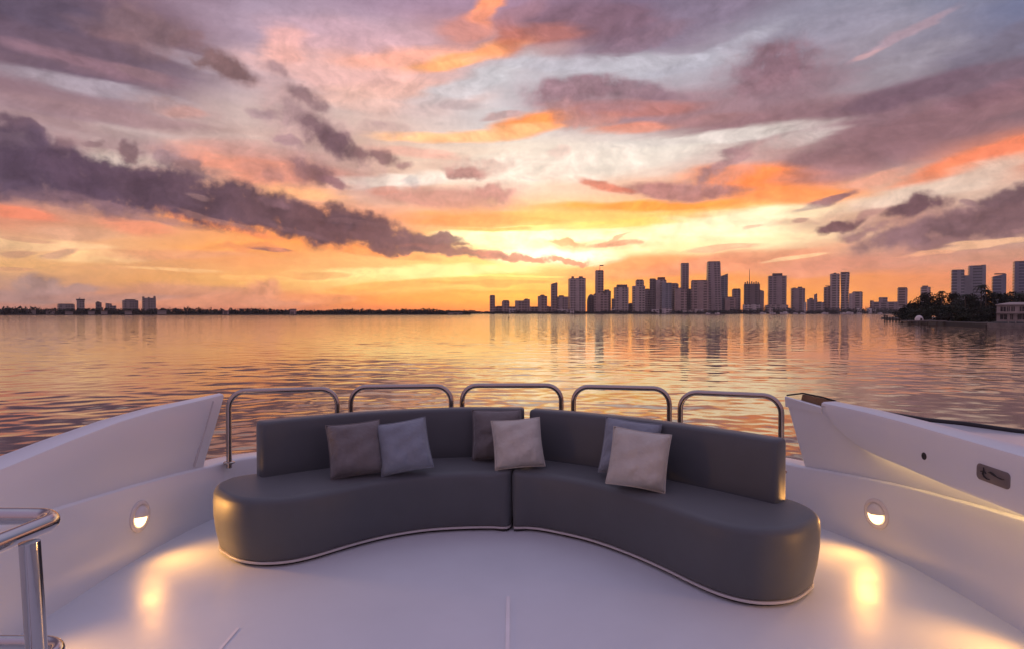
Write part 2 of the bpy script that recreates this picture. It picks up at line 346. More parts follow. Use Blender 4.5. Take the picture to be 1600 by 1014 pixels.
CL = [
 # ---- upper left
 (110,62,250,78,3,(108,94,117),.8,'s'), (150,105,140,13,4,(160,124,134),.6,'s'), (165,46,60,13,5,(150,116,118),.55,'s'),
 (288,62,26,15,0,(138,110,122),.6,'m'), (60,10,120,30,0,(94,88,114),.5,'s'),
 (160,143,150,14,2,(182,170,188),.6,'s'), (305,100,70,12,12,(180,164,182),.5,'s'),
 (235,122,52,9,8,(146,122,136),.75,'m'), (190,184,180,12,3,(160,134,144),.55,'s'), (300,178,30,9,-6,(218,162,146),.7,'s'),
 (400,222,120,10,0,(205,180,172),.5,'s'), (215,214,80,10,2,(200,180,176),.6,'s'),
 (235,48,75,34,4,(140,117,128),.65,'b'), (270,166,62,16,3,(172,146,152),.6,'b'), (60,170,90,10,4,(150,128,142),.5,'s'), (120,200,110,10,4,(164,140,148),.5,'s'),
 # ---- pink upper middle
 (560,110,170,46,-4,(228,180,172),.75,'s'), (620,150,130,24,-4,(230,184,168),.6,'s'), (540,60,120,30,0,(206,168,178),.6,'s'), (450,75,40,26,0,(236,178,160),.5,'s'), (650,90,110,16,-6,(248,184,150),.7,'s'), (735,86,100,13,-13,(254,180,118),.9,'s'), (690,102,50,7,-8,(255,196,130),.8,'s'),
 (760,8,26,26,-45,(250,168,112),.85,'s'), (730,45,50,22,-25,(218,150,128),.6,'s'), (795,58,30,26,-30,(190,116,100),.7,'s'),
 (740,132,90,20,-22,(200,196,210),.8,'s'), (640,170,110,14,-3,(212,184,180),.5,'s'), (730,165,30,8,0,(186,166,176),.6,'s'), (560,160,60,20,10,(226,186,174),.5,'s'),
 # ---- purple upper centre
 (1080,25,170,36,-12,(134,124,152),.7,'s'), (930,36,110,36,4,(130,106,128),.85,'s'), (850,52,60,16,0,(182,118,108),.7,'s'), (820,20,40,16,-20,(172,130,140),.5,'s'), (1000,70,80,15,-14,(142,120,142),.6,'m'),
 (960,99,190,12,2,(190,186,204),.75,'s'), (1110,85,110,12,-14,(180,176,196),.6,'s'), (1290,50,120,30,-10,(158,156,182),.5,'s'),
 (1400,62,80,7,-20,(178,156,176),.65,'s'), (1365,84,22,5,-10,(196,158,160),.6,'s'), (1440,90,80,16,-15,(160,158,178),.5,'s'),
 (1530,92,110,16,-28,(120,116,140),.65,'s'),
 # ---- mauve band right
 (1020,172,190,30,4,(162,130,138),.8,'s'), (900,140,68,20,-4,(146,114,124),.9,'m'), (1000,145,60,13,8,(126,104,124),.7,'m'), (970,172,110,13,2,(184,122,114),.75,'s'), (1120,190,90,12,2,(172,126,124),.6,'s'), (900,190,70,14,0,(196,136,120),.6,'m'),
 (1250,185,210,26,-3,(146,118,132),.8,'s'), (1212,108,58,38,0,(126,102,122),.95,'b'), (1190,135,50,16,0,(146,112,122),.7,'m'),
 (1260,135,90,18,-10,(148,128,146),.6,'s'),
 (1400,215,230,36,-11,(142,112,124),.85,'s'), (1430,142,130,18,-7,(120,99,119),.85,'s'), (1560,125,90,20,-12,(126,106,126),.7,'s'), (1540,150,80,12,-8,(138,108,124),.6,'s'),
 (830,196,62,16,-10,(252,166,92),.95,'s'), (770,208,90,9,-4,(252,202,140),.75,'s'), (985,203,60,9,0,(224,150,116),.7,'s'), (885,178,22,20,0,(184,136,128),.6,'b'),
 (790,182,30,6,-6,(186,140,136),.6,'m'),
 # ---- pale gap
 (1080,224,190,11,-4,(218,208,202),.85,'s'), (1250,215,70,9,-8,(204,190,186),.7,'s'), (880,258,140,26,0,(234,220,208),.7,'s'), (1000,250,120,12,-5,(226,216,206),.6,'s'),
 (870,238,20,9,0,(222,190,180),.5,'m'), (825,281,12,3,10,(190,172,170),.7,'m'),
 # ---- orange right
 (1530,246,160,12,-11,(242,152,104),.9,'s'), (1580,232,60,10,-10,(238,148,108),.7,'s'), (1470,288,170,18,-10,(220,196,180),.8,'s'), (1350,280,60,9,-12,(232,170,140),.6,'s'),
 (1180,276,100,20,5,(254,158,88),.95,'s'), (1230,305,90,14,2,(252,166,90),.8,'s'), (1010,323,150,8,0,(252,168,74),.95,'s'), (1120,330,90,7,-3,(254,186,90),.8,'s'),
 (1060,298,100,15,2,(172,124,122),.92,'m'), (940,290,42,10,16,(212,138,112),.85,'m'), (1130,254,46,13,-34,(160,124,130),.85,'m'), (1290,268,70,14,-6,(172,130,132),.7,'s'),
 (1275,314,40,8,-22,(150,114,120),.9,'m'),
 # ---- around the sun
 (870,376,150,24,0,(255,246,206),.85,'s'), (1130,350,130,20,-3,(255,240,206),.75,'s'), (900,352,160,6,-2,(255,216,110),.7,'h'), (840,346,50,5,0,(236,180,90),.6,'h'),
 (870,402,80,12,0,(255,250,226),.9,'s'), (690,424,190,10,-3,(254,232,160),.85,'s'), (640,446,120,7,-4,(250,180,92),.6,'h'), (720,372,40,12,0,(255,240,190),.8,'s'),
 (1020,422,140,16,-4,(244,164,98),.85,'s'), (1150,408,160,16,-6,(228,164,122),.85,'s'), (1250,402,50,4,-6,(252,214,160),.8,'h'), (1190,440,180,5,0,(238,166,96),.5,'h'),
 (1130,386,60,5,-4,(226,170,140),.6,'h'), (1290,420,110,12,-3,(222,158,126),.7,'s'),
 (886,377,26,5,2,(196,136,92),.9,'c'), (960,381,48,5,-2,(186,126,108),.95,'m'), (958,371,20,3,-25,(216,160,124),.7,'m'), (1180,353,22,2.5,-6,(226,186,160),.7,'h'), (1253,347,13,3,3,(158,122,118),.9,'m'),
 (780,444,110,3,0,(240,172,84),.6,'h'), (830,456,140,3,0,(244,180,78),.6,'h'), (930,442,90,3,0,(244,186,84),.5,'h'), (800,433,80,2.5,0,(250,232,130),.6,'h'),
 # ---- left middle diagonal cloud and orange round it
 (410,262,140,24,4,(232,156,122),.7,'s'), (480,300,60,12,6,(250,196,134),.8,'s'), (410,236,90,12,2,(196,150,144),.6,'s'),
 (620,282,100,12,-4,(234,222,212),.85,'s'), (780,270,70,26,0,(238,226,214),.7,'s'), (640,214,60,8,0,(252,206,150),.8,'s'), (720,214,90,8,-2,(255,206,140),.6,'s'), (650,240,70,8,4,(230,176,158),.6,'s'),
 (505,228,110,44,32,(176,142,142),.55,'b'), (455,170,50,30,35,(186,152,150),.5,'b'), (355,106,44,19,22,(128,103,110),.92,'b'), (322,92,14,6,0,(136,112,120),.8,'b'), (430,108,24,11,18,(164,134,138),.75,'b'), (478,154,34,15,14,(142,114,118),.88,'b'), (410,183,22,9,0,(166,138,144),.7,'b'), (452,180,26,18,30,(158,130,134),.6,'b'),
 (510,212,44,20,28,(138,110,116),.85,'b'), (525,222,44,15,24,(112,90,104),.85,'b'), (590,244,38,11,12,(132,106,114),.88,'b'), (486,266,34,19,8,(130,102,112),.88,'b'), (525,282,30,7,12,(146,108,114),.88,'b'), (632,257,12,7,0,(168,130,130),.7,'b'),
 (425,272,14,13,0,(176,130,126),.75,'b'), (597,203,12,5,0,(176,150,152),.55,'b'), (455,222,20,7,6,(158,126,132),.7,'b'),
 (728,266,32,10,4,(164,122,122),.9,'b'), (640,286,14,7,0,(186,176,184),.7,'b'), (770,298,30,9,4,(178,130,126),.85,'b'), (700,312,110,16,4,(194,140,130),.8,'s'), (600,296,24,7,0,(206,150,134),.7,'m'),
 (720,340,90,10,0,(240,166,96),.8,'s'), (770,356,60,4,0,(242,180,100),.7,'h'),
 # ---- lower left warm bands
 (430,362,180,14,7,(252,172,88),.9,'s'), (30,333,60,8,4,(238,152,112),.9,'s'), (210,352,60,12,6,(236,158,116),.7,'s'), (120,362,70,11,0,(218,172,140),.6,'s'), (60,380,130,11,2,(244,206,152),.8,'s'), (40,371,45,5,4,(212,158,126),.6,'h'),
 (165,404,80,8,0,(252,216,150),.85,'s'), (40,396,30,5,0,(208,162,128),.8,'h'), (105,398,26,6,-12,(208,162,132),.8,'m'), (290,400,120,9,-4,(226,168,122),.7,'s'), (380,388,80,8,0,(250,180,96),.6,'s'),
 (20,418,40,4,0,(216,164,124),.7,'h'), (270,424,80,3.5,2,(250,206,136),.8,'h'), (390,434,90,3,-2,(252,200,120),.7,'h'), (480,432,60,4,0,(236,176,106),.6,'h'), (150,420,50,3,0,(230,178,120),.6,'h'),
 (250,455,170,12,0,(206,152,122),.7,'s'), (55,447,46,22,0,(178,144,136),.92,'c'), (95,456,60,11,0,(182,144,136),.9,'c'), (30,462,140,10,0,(178,140,132),.8,'h'), (190,462,130,7,0,(190,142,128),.7,'h'),
 (412,462,34,20,0,(224,164,124),.85,'c'), (380,472,120,10,0,(218,158,122),.7,'s'), (505,466,60,8,0,(232,164,108),.7,'m'),
 # ---- the long dark bank on the left
 (170,245,46,12,2,(222,202,190),.9,'m'), (240,250,30,10,0,(216,192,180),.7,'m'),
 (70,312,130,12,8,(134,108,122),.8,'m'), (30,295,60,20,10,(120,98,114),.6,'b'),
 (40,208,48,15,22,(112,92,112),.9,'c'), (105,234,24,20,20,(112,92,110),.92,'c'), (202,236,13,17,-10,(124,100,112),.92,'c'), (252,246,20,12,20,(150,122,126),.85,'c'), (150,222,18,6,0,(160,132,136),.75,'c'), (300,262,34,16,10,(140,112,116),.85,'c'), (20,230,60,30,0,(98,84,108),.8,'c'),
 (330,346,110,9,14,(246,160,104),.8,'m'), (430,360,90,9,12,(252,170,96),.85,'m'), (530,382,80,8,9,(250,172,100),.8,'m'), (620,400,60,6,5,(246,170,100),.7,'m'), (250,322,60,6,12,(214,150,124),.6,'m'),
 (10,265,90,38,8,(96,82,106),.95,'c'), (90,272,90,36,10,(94,79,102),.97,'c'), (190,290,110,36,12,(95,78,100),.97,'c'), (290,308,110,36,14,(97,79,98),.97,'c'), (390,326,110,34,12,(101,81,97),.97,'c'),
 (470,345,100,30,12,(106,83,95),.97,'c'), (560,358,100,26,9,(112,85,94),.97,'c'), (540,336,40,18,14,(104,82,94),.9,'c'), (640,376,80,16,7,(124,90,94),.96,'c'), (690,372,34,8,4,(132,96,98),.92,'c'), (700,393,80,9,6,(148,102,98),.93,'c'), (620,391,60,8,4,(128,92,94),.9,'c'),
 (800,402,70,6,4,(186,120,100),.92,'c'), (880,408,50,4.5,4,(206,138,102),.9,'c'), (775,397,18,6,0,(176,116,104),.85,'c'), (718,381,16,4,4,(150,108,96),.85,'c'),
 (310,307,20,3.5,6,(152,120,120),.6,'m'), (200,330,120,8,10,(142,110,118),.6,'m'), (425,316,26,7,8,(136,104,112),.7,'b'), (415,389,34,4,2,(166,116,108),.9,'m'),
 (330,342,60,5,14,(172,126,118),.5,'m'), (470,362,50,5,12,(130,98,104),.6,'m'), (560,348,60,4,6,(128,96,100),.5,'m'),
 (740,262,60,14,4,(196,150,140),.5,'b'), (765,300,60,14,0,(204,156,146),.45,'b'), (600,206,40,10,0,(196,164,160),.5,'b'), (250,236,60,16,8,(172,142,146),.55,'b'), (150,226,60,12,10,(164,136,146),.5,'b'), (420,268,50,18,10,(196,142,130),.5,'b'),
 (1240,348,40,6,4,(214,176,150),.5,'b'), (1300,345,60,16,-14,(180,140,130),.45,'b'), (1390,335,80,16,-14,(164,126,124),.5,'b'), (960,384,80,8,0,(240,190,140),.5,'b'), (880,380,50,8,0,(244,196,130),.5,'b'), (395,391,60,7,2,(226,150,104),.5,'b'), (1150,262,90,20,-20,(186,146,144),.5,'b'), (1210,120,90,50,0,(150,124,140),.5,'b'), (920,150,110,26,2,(164,132,140),.5,'b'),
 # ---- right hand clouds
 (1480,352,130,26,-13,(138,108,114),.85,'b'), (1426,321,50,15,-11,(116,90,102),.96,'c'), (1310,354,34,9,-13,(124,94,104),.95,'c'), (1352,332,22,6,-20,(170,128,124),.6,'b'), (1350,362,34,9,-12,(150,114,116),.85,'b'),
 (1570,306,60,18,-10,(122,98,110),.95,'c'), (1530,345,90,24,-12,(126,100,109),.9,'c'), (1420,368,70,14,-9,(140,108,112),.85,'b'), (1590,340,60,24,-8,(128,102,111),.9,'c'), (1480,382,46,9,-6,(150,114,114),.85,'b'), (1500,315,14,6,0,(150,118,122),.7,'c'),
 (1540,384,90,5,-3,(238,194,150),.8,'h'), (1440,398,50,4,-4,(240,186,140),.7,'h'), (1520,404,130,7,-2,(212,160,130),.6,'s'), (1595,366,20,3,0,(150,114,114),.8,'m'),
]
KIND0, TONE0, TONS0 = dict(KIND), TONE, TONS
for i, c in enumerate(CL):
    if i % 10 == 0:              # evaluate the clouds in turn, ten at a time
        tick = math_('MULTIPLY', N(nt, 'ShaderNodeRGBToBW').outputs[0], 1e-7)
        link(col, tick.node.inputs[0].links[0].from_node.inputs[0])
        TONE = math_('ADD', TONE0, tick); TONS = math_('ADD', TONS0, tick)
        cv = N(nt, 'ShaderNodeCombineXYZ'); link(tick, cv.inputs[0])
        PS2 = vmath('ADD', PS, cv.outputs[0]); PC2 = vmath('ADD', PC, cv.outputs[0])
        KIND = {}
        for k, (dm, nz, am, th, w) in KIND0.items():
            KIND[k] = (PS2 if dm is PS else PC2, math_('MULTIPLY_ADD', nz, am, math_('ADD', tick, 1.0)), am, th, w)
    cloud(*c)
# fine mottling of cloud light
fine = math_('MULTIPLY_ADD', NS, .42, 1.0); fine = math_('MULTIPLY_ADD', NC, .30, fine)
fine = math_('MULTIPLY_ADD', math_('SUBTRACT', noise(PS, .13, 5., .65).outputs['Fac'], .5), .22, fine)
sc_ = N(nt, 'ShaderNodeVectorMath', operation='SCALE'); link(col, sc_.inputs[0]); link(fine, sc_.inputs['Scale'])
# the glow round the hidden sun, and a little more saturation
def halo(cx, cy, rx, ry):
    a, e = azel(cx, cy); mp = N(nt, 'ShaderNodeMapping', vector_type='TEXTURE'); link(PS, mp.inputs['Vector'])
    mp.inputs['Location'].default_value = (a, e, 0); mp.inputs['Scale'].default_value = (rx, ry, 1)
    g = N(nt, 'ShaderNodeTexGradient', gradient_type='QUADRATIC_SPHERE'); link(mp.outputs[0], g.inputs[0]); return g.outputs['Fac']
gl = N(nt, 'ShaderNodeVectorMath', operation='MULTIPLY_ADD')
cg = N(nt, 'ShaderNodeCombineXYZ'); hal = halo(830, 400, 780, 300)
for i, w in enumerate((.42, .29, .13)): link(math_('MULTIPLY_ADD', hal, w, 1.0), cg.inputs[i])
link(sc_.outputs[0], gl.inputs[0]); link(cg.outputs[0], gl.inputs[1])
cg2 = N(nt, 'ShaderNodeCombineXYZ'); h2_ = halo(840, 395, 330, 120)
for i, w in enumerate((.24, .20, .14)): link(math_('MULTIPLY', h2_, w), cg2.inputs[i])
link(cg2.outputs[0], gl.inputs[2])
hs = N(nt, 'ShaderNodeHueSaturation'); hs.inputs['Saturation'].default_value = 1.0
gm = N(nt, 'ShaderNodeGamma'); gm.inputs['Gamma'].default_value = 1.10; link(gl.outputs[0], gm.inputs['Color']); link(gm.outputs[0], hs.inputs['Color'])
bg = N(nt, 'ShaderNodeBackground'); link(hs.outputs[0], bg.inputs['Color']); bg.inputs['Strength'].default_value = 1.20
wo = N(nt, 'ShaderNodeOutputWorld'); link(bg.outputs[0], wo.inputs['Surface'])
world.cycles.sampling_method = 'MANUAL'; world.cycles.sample_map_resolution = 512

sl = bpy.data.lights.new('sun', 'SUN'); so = bpy.data.objects.new('sun', sl); C.objects.link(so)
sl.energy = .02; sl.angle = math.radians(40); sl.color = (1, .62, .32)
so.rotation_euler = (Vector((math.sin(SUN_AZ), math.cos(SUN_AZ), math.tan(math.radians(5))))).to_track_quat('Z', 'Y').to_euler()

# ================================================================== WATER
def make_water():
    rmin, rmax, ratio = 12., 700., 1.0062
    nr = int(math.log(rmax / rmin) / math.log(ratio)); r = rmin * ratio ** np.arange(nr + 1)
    na = 420; a = np.radians(np.linspace(-58, 58, na))
    R, A = np.meshgrid(r, a, indexing='ij'); X = R * np.sin(A); Y = R * np.cos(A)
    rng = np.random.default_rng(3); Z = np.zeros_like(X)
    patch = np.zeros_like(X)
    for i in range(8):
        k = 2 * PI / rng.uniform(18, 70); th = rng.normal(PI / 2, .5)
        patch += np.sin(k * (X * np.cos(th) * .5 + Y * np.sin(th)) + rng.uniform(0, 2 * PI))
    patch = np.clip(1 + patch / 5, .35, 1.9)
    n = 70
    for i in range(n):
        lam = 0.6 * (7.0 / .6) ** (i / (n - 1)); k = 2 * PI / lam
        th = rng.normal(PI / 2 + .12, .62)
        sl = .0070 if lam < 2.5 else .0032
        amp = sl / k * rng.uniform(.6, 1.5)
        ph = k * (X * np.cos(th) + Y * np.sin(th)) + rng.uniform(0, 2 * PI)
        cell = R * .0065
        att = np.clip((lam / cell - 2.2) / 3, 0, 1)
        Z += amp * att * (np.sin(ph) + .25 * np.sin(2 * ph + 1.0))
    Z *= patch * np.clip((420 - R) / 330, .12, 1)
    vs = np.stack([X.ravel(), Y.ravel(), Z.ravel() + SEA], 1)
    idx = np.arange((nr + 1) * na).reshape(nr + 1, na)
    q = np.stack([idx[:-1, :-1], idx[1:, :-1], idx[1:, 1:], idx[:-1, 1:]], -1).reshape(-1, 4)[:, ::-1]
    # flat sea outside the rippled fan
    base = len(vs); ex = []; fx = []
    outer = list(idx[-1]); Rf = 45000
    ext = [(Rf * math.sin(t), Rf * math.cos(t), SEA) for t in a[::10]] + [(Rf * math.sin(a[-1]), Rf * math.cos(a[-1]), SEA)]
    aa = list(a[::10]) + [a[-1]]
    io = [int(idx[-1, min(j * 10, na - 1)]) for j in range(len(a[::10]))] + [int(idx[-1, -1])]
    ex += ext
    tri = []
    for j in range(len(io) - 1): tri.append((io[j], io[j + 1], base + j + 1, base + j))
    tri = [t[::-1] for t in tri]
    # behind and beside: a coarse skirt
    b2 = base + len(ex); ang = np.linspace(58, 302, 40)
    for t in ang: ex.append((12 * math.sin(math.radians(t)), 12 * math.cos(math.radians(t)), SEA))
    for t in ang: ex.append((Rf * math.sin(math.radians(t)), Rf * math.cos(math.radians(t)), SEA))
    for j in range(39): tri.append((b2 + j, b2 + 40 + j, b2 + 41 + j, b2 + j + 1)[::-1] if False else (b2 + j, b2 + j + 1, b2 + 41 + j, b2 + 40 + j)[::-1])
    cidx = len(ex) + base; ex.append((0, 0, SEA))
    inner = [int(v) for v in idx[0][::20]] + [int(idx[0, -1])]
    for j in range(len(inner) - 1): tri.append((cidx, inner[j + 1], inner[j]))
    for j in range(39): tri.append((cidx, b2 + j + 1, b2 + j))
    me = bpy.data.meshes.new('water')
    me.from_pydata(np.vstack([vs, np.array(ex)]).tolist(), [], q.tolist() + tri)
    me.polygons.foreach_set('use_smooth', [True] * len(me.polygons)); me.update()
    o = bpy.data.objects.new('water', me); C.objects.link(o)
    m, wt, b = nodes_of('sea_water'); LL = wt.links
    b.inputs['Base Color'].default_value = (.13, .085, .065, 1); b.inputs['Roughness'].default_value = .06; b.inputs['IOR'].default_value = 2.7
    g = N(wt, 'ShaderNodeNewGeometry')
    mp = N(wt, 'ShaderNodeMapping'); mp.inputs['Scale'].default_value = (.55, 1.0, 1); mp.inputs['Rotation'].default_value = (0, 0, .12); LL.new(g.outputs['Position'], mp.inputs['Vector'])
    n1 = N(wt, 'ShaderNodeTexNoise', i_Scale=1.9, i_Detail=4., i_Roughness=.55); LL.new(mp.outputs[0], n1.inputs['Vector'])
    n2 = N(wt, 'ShaderNodeTexNoise', i_Scale=.22, i_Detail=3.); LL.new(mp.outputs[0], n2.inputs['Vector'])
    n3 = N(wt, 'ShaderNodeTexNoise', i_Scale=.012, i_Detail=3.)
    m3 = N(wt, 'ShaderNodeMapping'); m3.inputs['Scale'].default_value = (.25, 1.0, 1); LL.new(g.outputs['Position'], m3.inputs['Vector']); LL.new(m3.outputs[0], n3.inputs['Vector'])
    st = N(wt, 'ShaderNodeMapRange'); st.inputs['From Min'].default_value = .4; st.inputs['From Max'].default_value = .62; st.inputs['To Min'].default_value = .25; st.inputs['To Max'].default_value = 1.0
    LL.new(n3.outputs['Fac'], st.inputs['Value'])
    b1 = N(wt, 'ShaderNodeBump', i_Distance=.010); LL.new(n1.outputs['Fac'], b1.inputs['Height']); ln_ = N(wt, 'ShaderNodeVectorMath', operation='LENGTH'); LL.new(g.outputs['Position'], ln_.inputs[0])
    far = N(wt, 'ShaderNodeMapRange'); far.inputs['From Min'].default_value = 160; far.inputs['From Max'].default_value = 520; far.inputs['To Min'].default_value = .008; far.inputs['To Max'].default_value = .040
    LL.new(ln_.outputs['Value'], far.inputs['Value']); LL.new(far.outputs['Result'], b1.inputs['Distance'])
    LL.new(st.outputs['Result'], b1.inputs['Strength'])
    b2_ = N(wt, 'ShaderNodeBump', i_Distance=.014, i_Strength=.4); LL.new(n2.outputs['Fac'], b2_.inputs['Height']); LL.new(b1.outputs['Normal'], b2_.inputs['Normal'])
    n5 = N(wt, 'ShaderNodeTexNoise', i_Scale=1.1, i_Detail=2.); LL.new(mp.outputs[0], n5.inputs['Vector'])
    def vm(op, x, y):
        q = N(wt, 'ShaderNodeVectorMath', operation=op)
        for i_, w_ in enumerate((x, y)):
            if w_ is None: continue
            if isinstance(w_, tuple): q.inputs[i_].default_value = w_
            else: LL.new(w_, q.inputs[i_])
        return q
    chop = N(wt, 'ShaderNodeMapRange'); chop.inputs['From Min'].default_value = 90; chop.inputs['From Max'].default_value = 620; chop.inputs['To Min'].default_value = .03; chop.inputs['To Max'].default_value = .95
    LL.new(ln_.outputs['Value'], chop.inputs['Value'])
    tilt = vm('MULTIPLY', vm('SUBTRACT', n5.outputs['Color'], (.5, .5, .5)).outputs[0], (1, 1, 0))
    ts = N(wt, 'ShaderNodeVectorMath', operation='SCALE'); LL.new(tilt.outputs[0], ts.inputs[0]); LL.new(chop.outputs['Result'], ts.inputs['Scale'])
    nn_ = vm('NORMALIZE', vm('ADD', b2_.outputs['Normal'], ts.outputs[0]).outputs[0], None)
    LL.new(nn_.outputs[0], b.inputs['Normal'])
    me.materials.append(m)
    tag(o, 'calm sea with small ripples mirroring the sunset', 'water', kind='structure')
make_water()

# ================================================================== YACHT FOREDECK
# coaming path along the foot of its inner face (left, bow, right)
PATH = catmull([(-2.36, -6, 0), (-2.37, 1, 0), (-2.37, 3.2, 0), (-2.36, 4.0, 0), (-2.29, 4.6, 0), (-2.16, 4.98, 0), (-1.8, 5.2, 0), (-1.0, 5.38, 0), (0, 5.48, 0),
                (1.0, 5.34, 0), (1.75, 5.14, 0), (2.05, 4.92, 0), (2.22, 4.6, 0), (2.40, 4.1, 0), (2.465, 3.6, 0), (2.48, 3.0, 0), (2.50, 1, 0), (2.5, -6, 0)], 10)
def zc(y): return .385 + max(0, 4.8 - y) * .088 if y > 0 else .385 + 4.8 * .088
def path_at(y, side):              # the path's x where it passes y, on the port (-1) or starboard (1) side
    best = None
    for a, b in zip(PATH, PATH[1:]):
        if (a.x + b.x) * side > 0 and min(a.y, b.y) <= y <= max(a.y, b.y) and abs(b.y - a.y) > 1e-9 and abs(a.x) > 1.9:
            t = (y - a.y) / (b.y - a.y); best = a.x + (b.x - a.x) * t
    return best
deck = MB(); dn = len(PATH)
out = [p + Vector((0, 0, 0)) for p in PATH]
deck.add([(p.x * 1.01, p.y, 0) for p in PATH], [tuple(range(dn))[::-1]])
d_o = deck.build('deck', M['deck'], smooth=False); tag(d_o, 'pale lavender white painted foredeck of the yacht', 'deck', kind='structure')
PN = [-n for n in normals2(PATH, False)]       # outward from the boat
if PN[len(PN) // 2].y < 0: PN = [-n for n in PN]
co_root = empty('bow_coaming', (0, 5.48, 0), 'low white coaming wall running round the foredeck behind the sofa', 'coaming')
rs = []
PROF = [(0.0, -.02, 0), (0.0, .0, .0), (-.012, .05, 0), (0.0, 0, 1), (.012, .012, 1), (.045, .016, 1), (.20, .012, 1), (.225, -.02, 1), (.235, -.5, 0)]
for p, n in zip(PATH, PN):
    z = zc(p.y); ring = []
    for i, (o_, dz, h) in enumerate(PROF):
        oo = o_
        zz = (z + dz) if h else dz
        if i == 2: zz = .06; oo = .004
        ring.append(p + n * oo + Vector((0, 0, zz)))
    rs.append(ring)
mb = MB(); mb.rings(rs, False, False); w = mb.build('coaming_wall', M['gelcoat'], co_root, angle=50); fix_normals(w)
# hull below
mb = MB(); mb.rings([[p + n * .235 + Vector((0, 0, zc(p.y) - .48)), p + n * .30 + Vector((0, 0, -.4)), Vector((p.x * .8, p.y * .86, SEA - .3))] for p, n in zip(PATH, PN)], False, False)
h = mb.build('yacht_hull', M['hull']); tag(h, 'white hull of the yacht below the foredeck', 'hull')
# deck seams
def strip(name, a, b, wd, z=.004):
    a = Vector(a); b = Vector(b); d = (b - a).normalized(); s_ = Vector((d.y, -d.x, 0)) * wd / 2
    m_ = MB(); m_.add([a - s_ + Vector((0, 0, z)), a + s_ + Vector((0, 0, z)), b + s_ + Vector((0, 0, z)), b - s_ + Vector((0, 0, z))], [(0, 1, 2, 3)])
    return tag(m_.build(name, M['seam'], smooth=False), None, None, kind='structure')
p1 = onz(794, 932, 0); strip('deck_seam_centre', p1, (p1.x, -1, 0), .020)
p2 = onz(372, 981, 0); p3 = onz(344, 1014, 0); strip('deck_seam_port', p2, p2 + (p3 - p2) * 6, .016)

# ---- port bulwark: panel with a top lip, its forward end raked
bl = empty('port_bulwark', (-2.4, 3.5, zc(3.5)), 'white raked bulwark panel with a flat top lip on the left side of the deck', 'bulwark')
rows = []
def top_port(y): return lerp_tab([(-6, .60), (1, .66), (3.06, .795), (3.77, .865), (4.4, .892), (5.02, .905)], y)
ys = [-6, -3, 0, 1, 2, 2.6, 3.1, 3.5, 3.9, 4.2, 4.45, 4.6, 4.68, 4.73]
for i, y in enumerate(ys):
    xb = path_at(y, -1); zb = zc(y) + .016
    t = max(0, (y - 3.6) / (4.73 - 3.6)); yt = y + .29 * t ** 1.5 if y > 3.6 else y
    xt = lerp_tab([(1, -2.47), (3.0, -2.455), (4.2, -2.42), (4.73, -2.30), (5.05, -2.262)], yt); zt = top_port(yt)
    lipw = lerp_tab([(3.2, .15), (4.5, .09), (5.02, .035)], yt)
    b_ = Vector((xb - .03, y, zb)); tp = Vector((xt, yt, zt))
    ring = [b_ + Vector((0.004, 0, -.004)), b_.lerp(tp, .06), b_.lerp(tp, .5) + Vector((.006, 0, 0)), tp - Vector((0, 0, .012)), tp + Vector((-.004, 0, 0)), tp + Vector((-.014, 0, .006)),
            tp + Vector((-lipw, 0, .012)), tp + Vector((-lipw - .012, 0, 0)), b_ + Vector((-lipw * .8 - .03, 0, 0))]
    rows.append(ring)
mb = MB(); mb.rings(rows, True, True); o_ = mb.build('panel', M['gelcoat'], bl, angle=35); fix_normals(o_)
# joint line of the end moulding and a small snap fitting, pale to paint the lamp's glint on it
a_ = Vector(rows[-3][0]).lerp(rows[-2][0], .3); b_ = Vector(rows[-3][4]).lerp(rows[-2][4], .3)
mb = MB(); mb.tube([a_ + Vector((.004, 0, .02)), b_ + Vector((.004, 0, -.03))], .008, 8); mb.build('end_moulding', M['trim'], bl)
pt = ony(210, 712, 4.05); xb = path_at(4.05, -1)
frame = Matrix.Translation(Vector((-2.416, 4.05, pt.z))) @ Vector((1, 0, .12)).to_track_quat('Z', 'Y').to_matrix().to_4x4()
mb = MB(); mb.lathe([(.0, 0), (.022, 0), (.021, .008), (.013, .014), (.0, .012)][1:4], 16, frame); mb.build('snap_fitting', M['seam'], bl)

# ---- starboard bulwark: recessed face below a heavy overhanging gunwale
brt = empty('starboard_bulwark', (2.45, 3.5, zc(3.5)), 'white bulwark with a thick overhanging gunwale beam and a grey plate on the right', 'bulwark')
XB = [(-6, 2.36), (1, 2.36), (3.0, 2.345), (3.8, 2.33), (4.2, 2.29), (4.56, 2.20), (4.9, 2.085)]
ZL = [(1, .60), (2.95, .612), (3.4, .612), (3.82, .625), (4.1, .64), (4.22, .66), (4.34, .71), (4.48, .79), (4.56, .87)]
ZT = [(1, .885), (2.9, .895), (3.7, .902), (4.56, .915), (4.9, .925)]
rows = []
for y in [-6, -3, 0, 1, 2, 2.6, 3.0, 3.4, 3.8, 4.0, 4.15, 4.25, 4.35, 4.45, 4.5, 4.55]:
    xb = lerp_tab(XB, y); zl = lerp_tab(ZL, y); zt = lerp_tab(ZT, y); wd = lerp_tab([(3.0, .155), (4.55, .10)], y)
    xr = max(path_at(y, 1) + .03, xb + .012)
    g_ = lerp_tab([(4.1, 0.0), (4.5, 1.0)], y)
    xi = xr + (xb + .02 - xr) * g_
    v = lambda x, z: Vector((x, y, z))
    rows.append([v(xi, zl + .03), v(xb + .03, zl + .002), v(xb + .008, zl + .006), v(xb, zl + .03), v(xb, zt - .03), v(xb + .006, zt - .008), v(xb + .022, zt),
                 v(xb + wd, zt + .004), v(xb + wd + .012, zt - .02), v(xb + wd + .02, zl)])
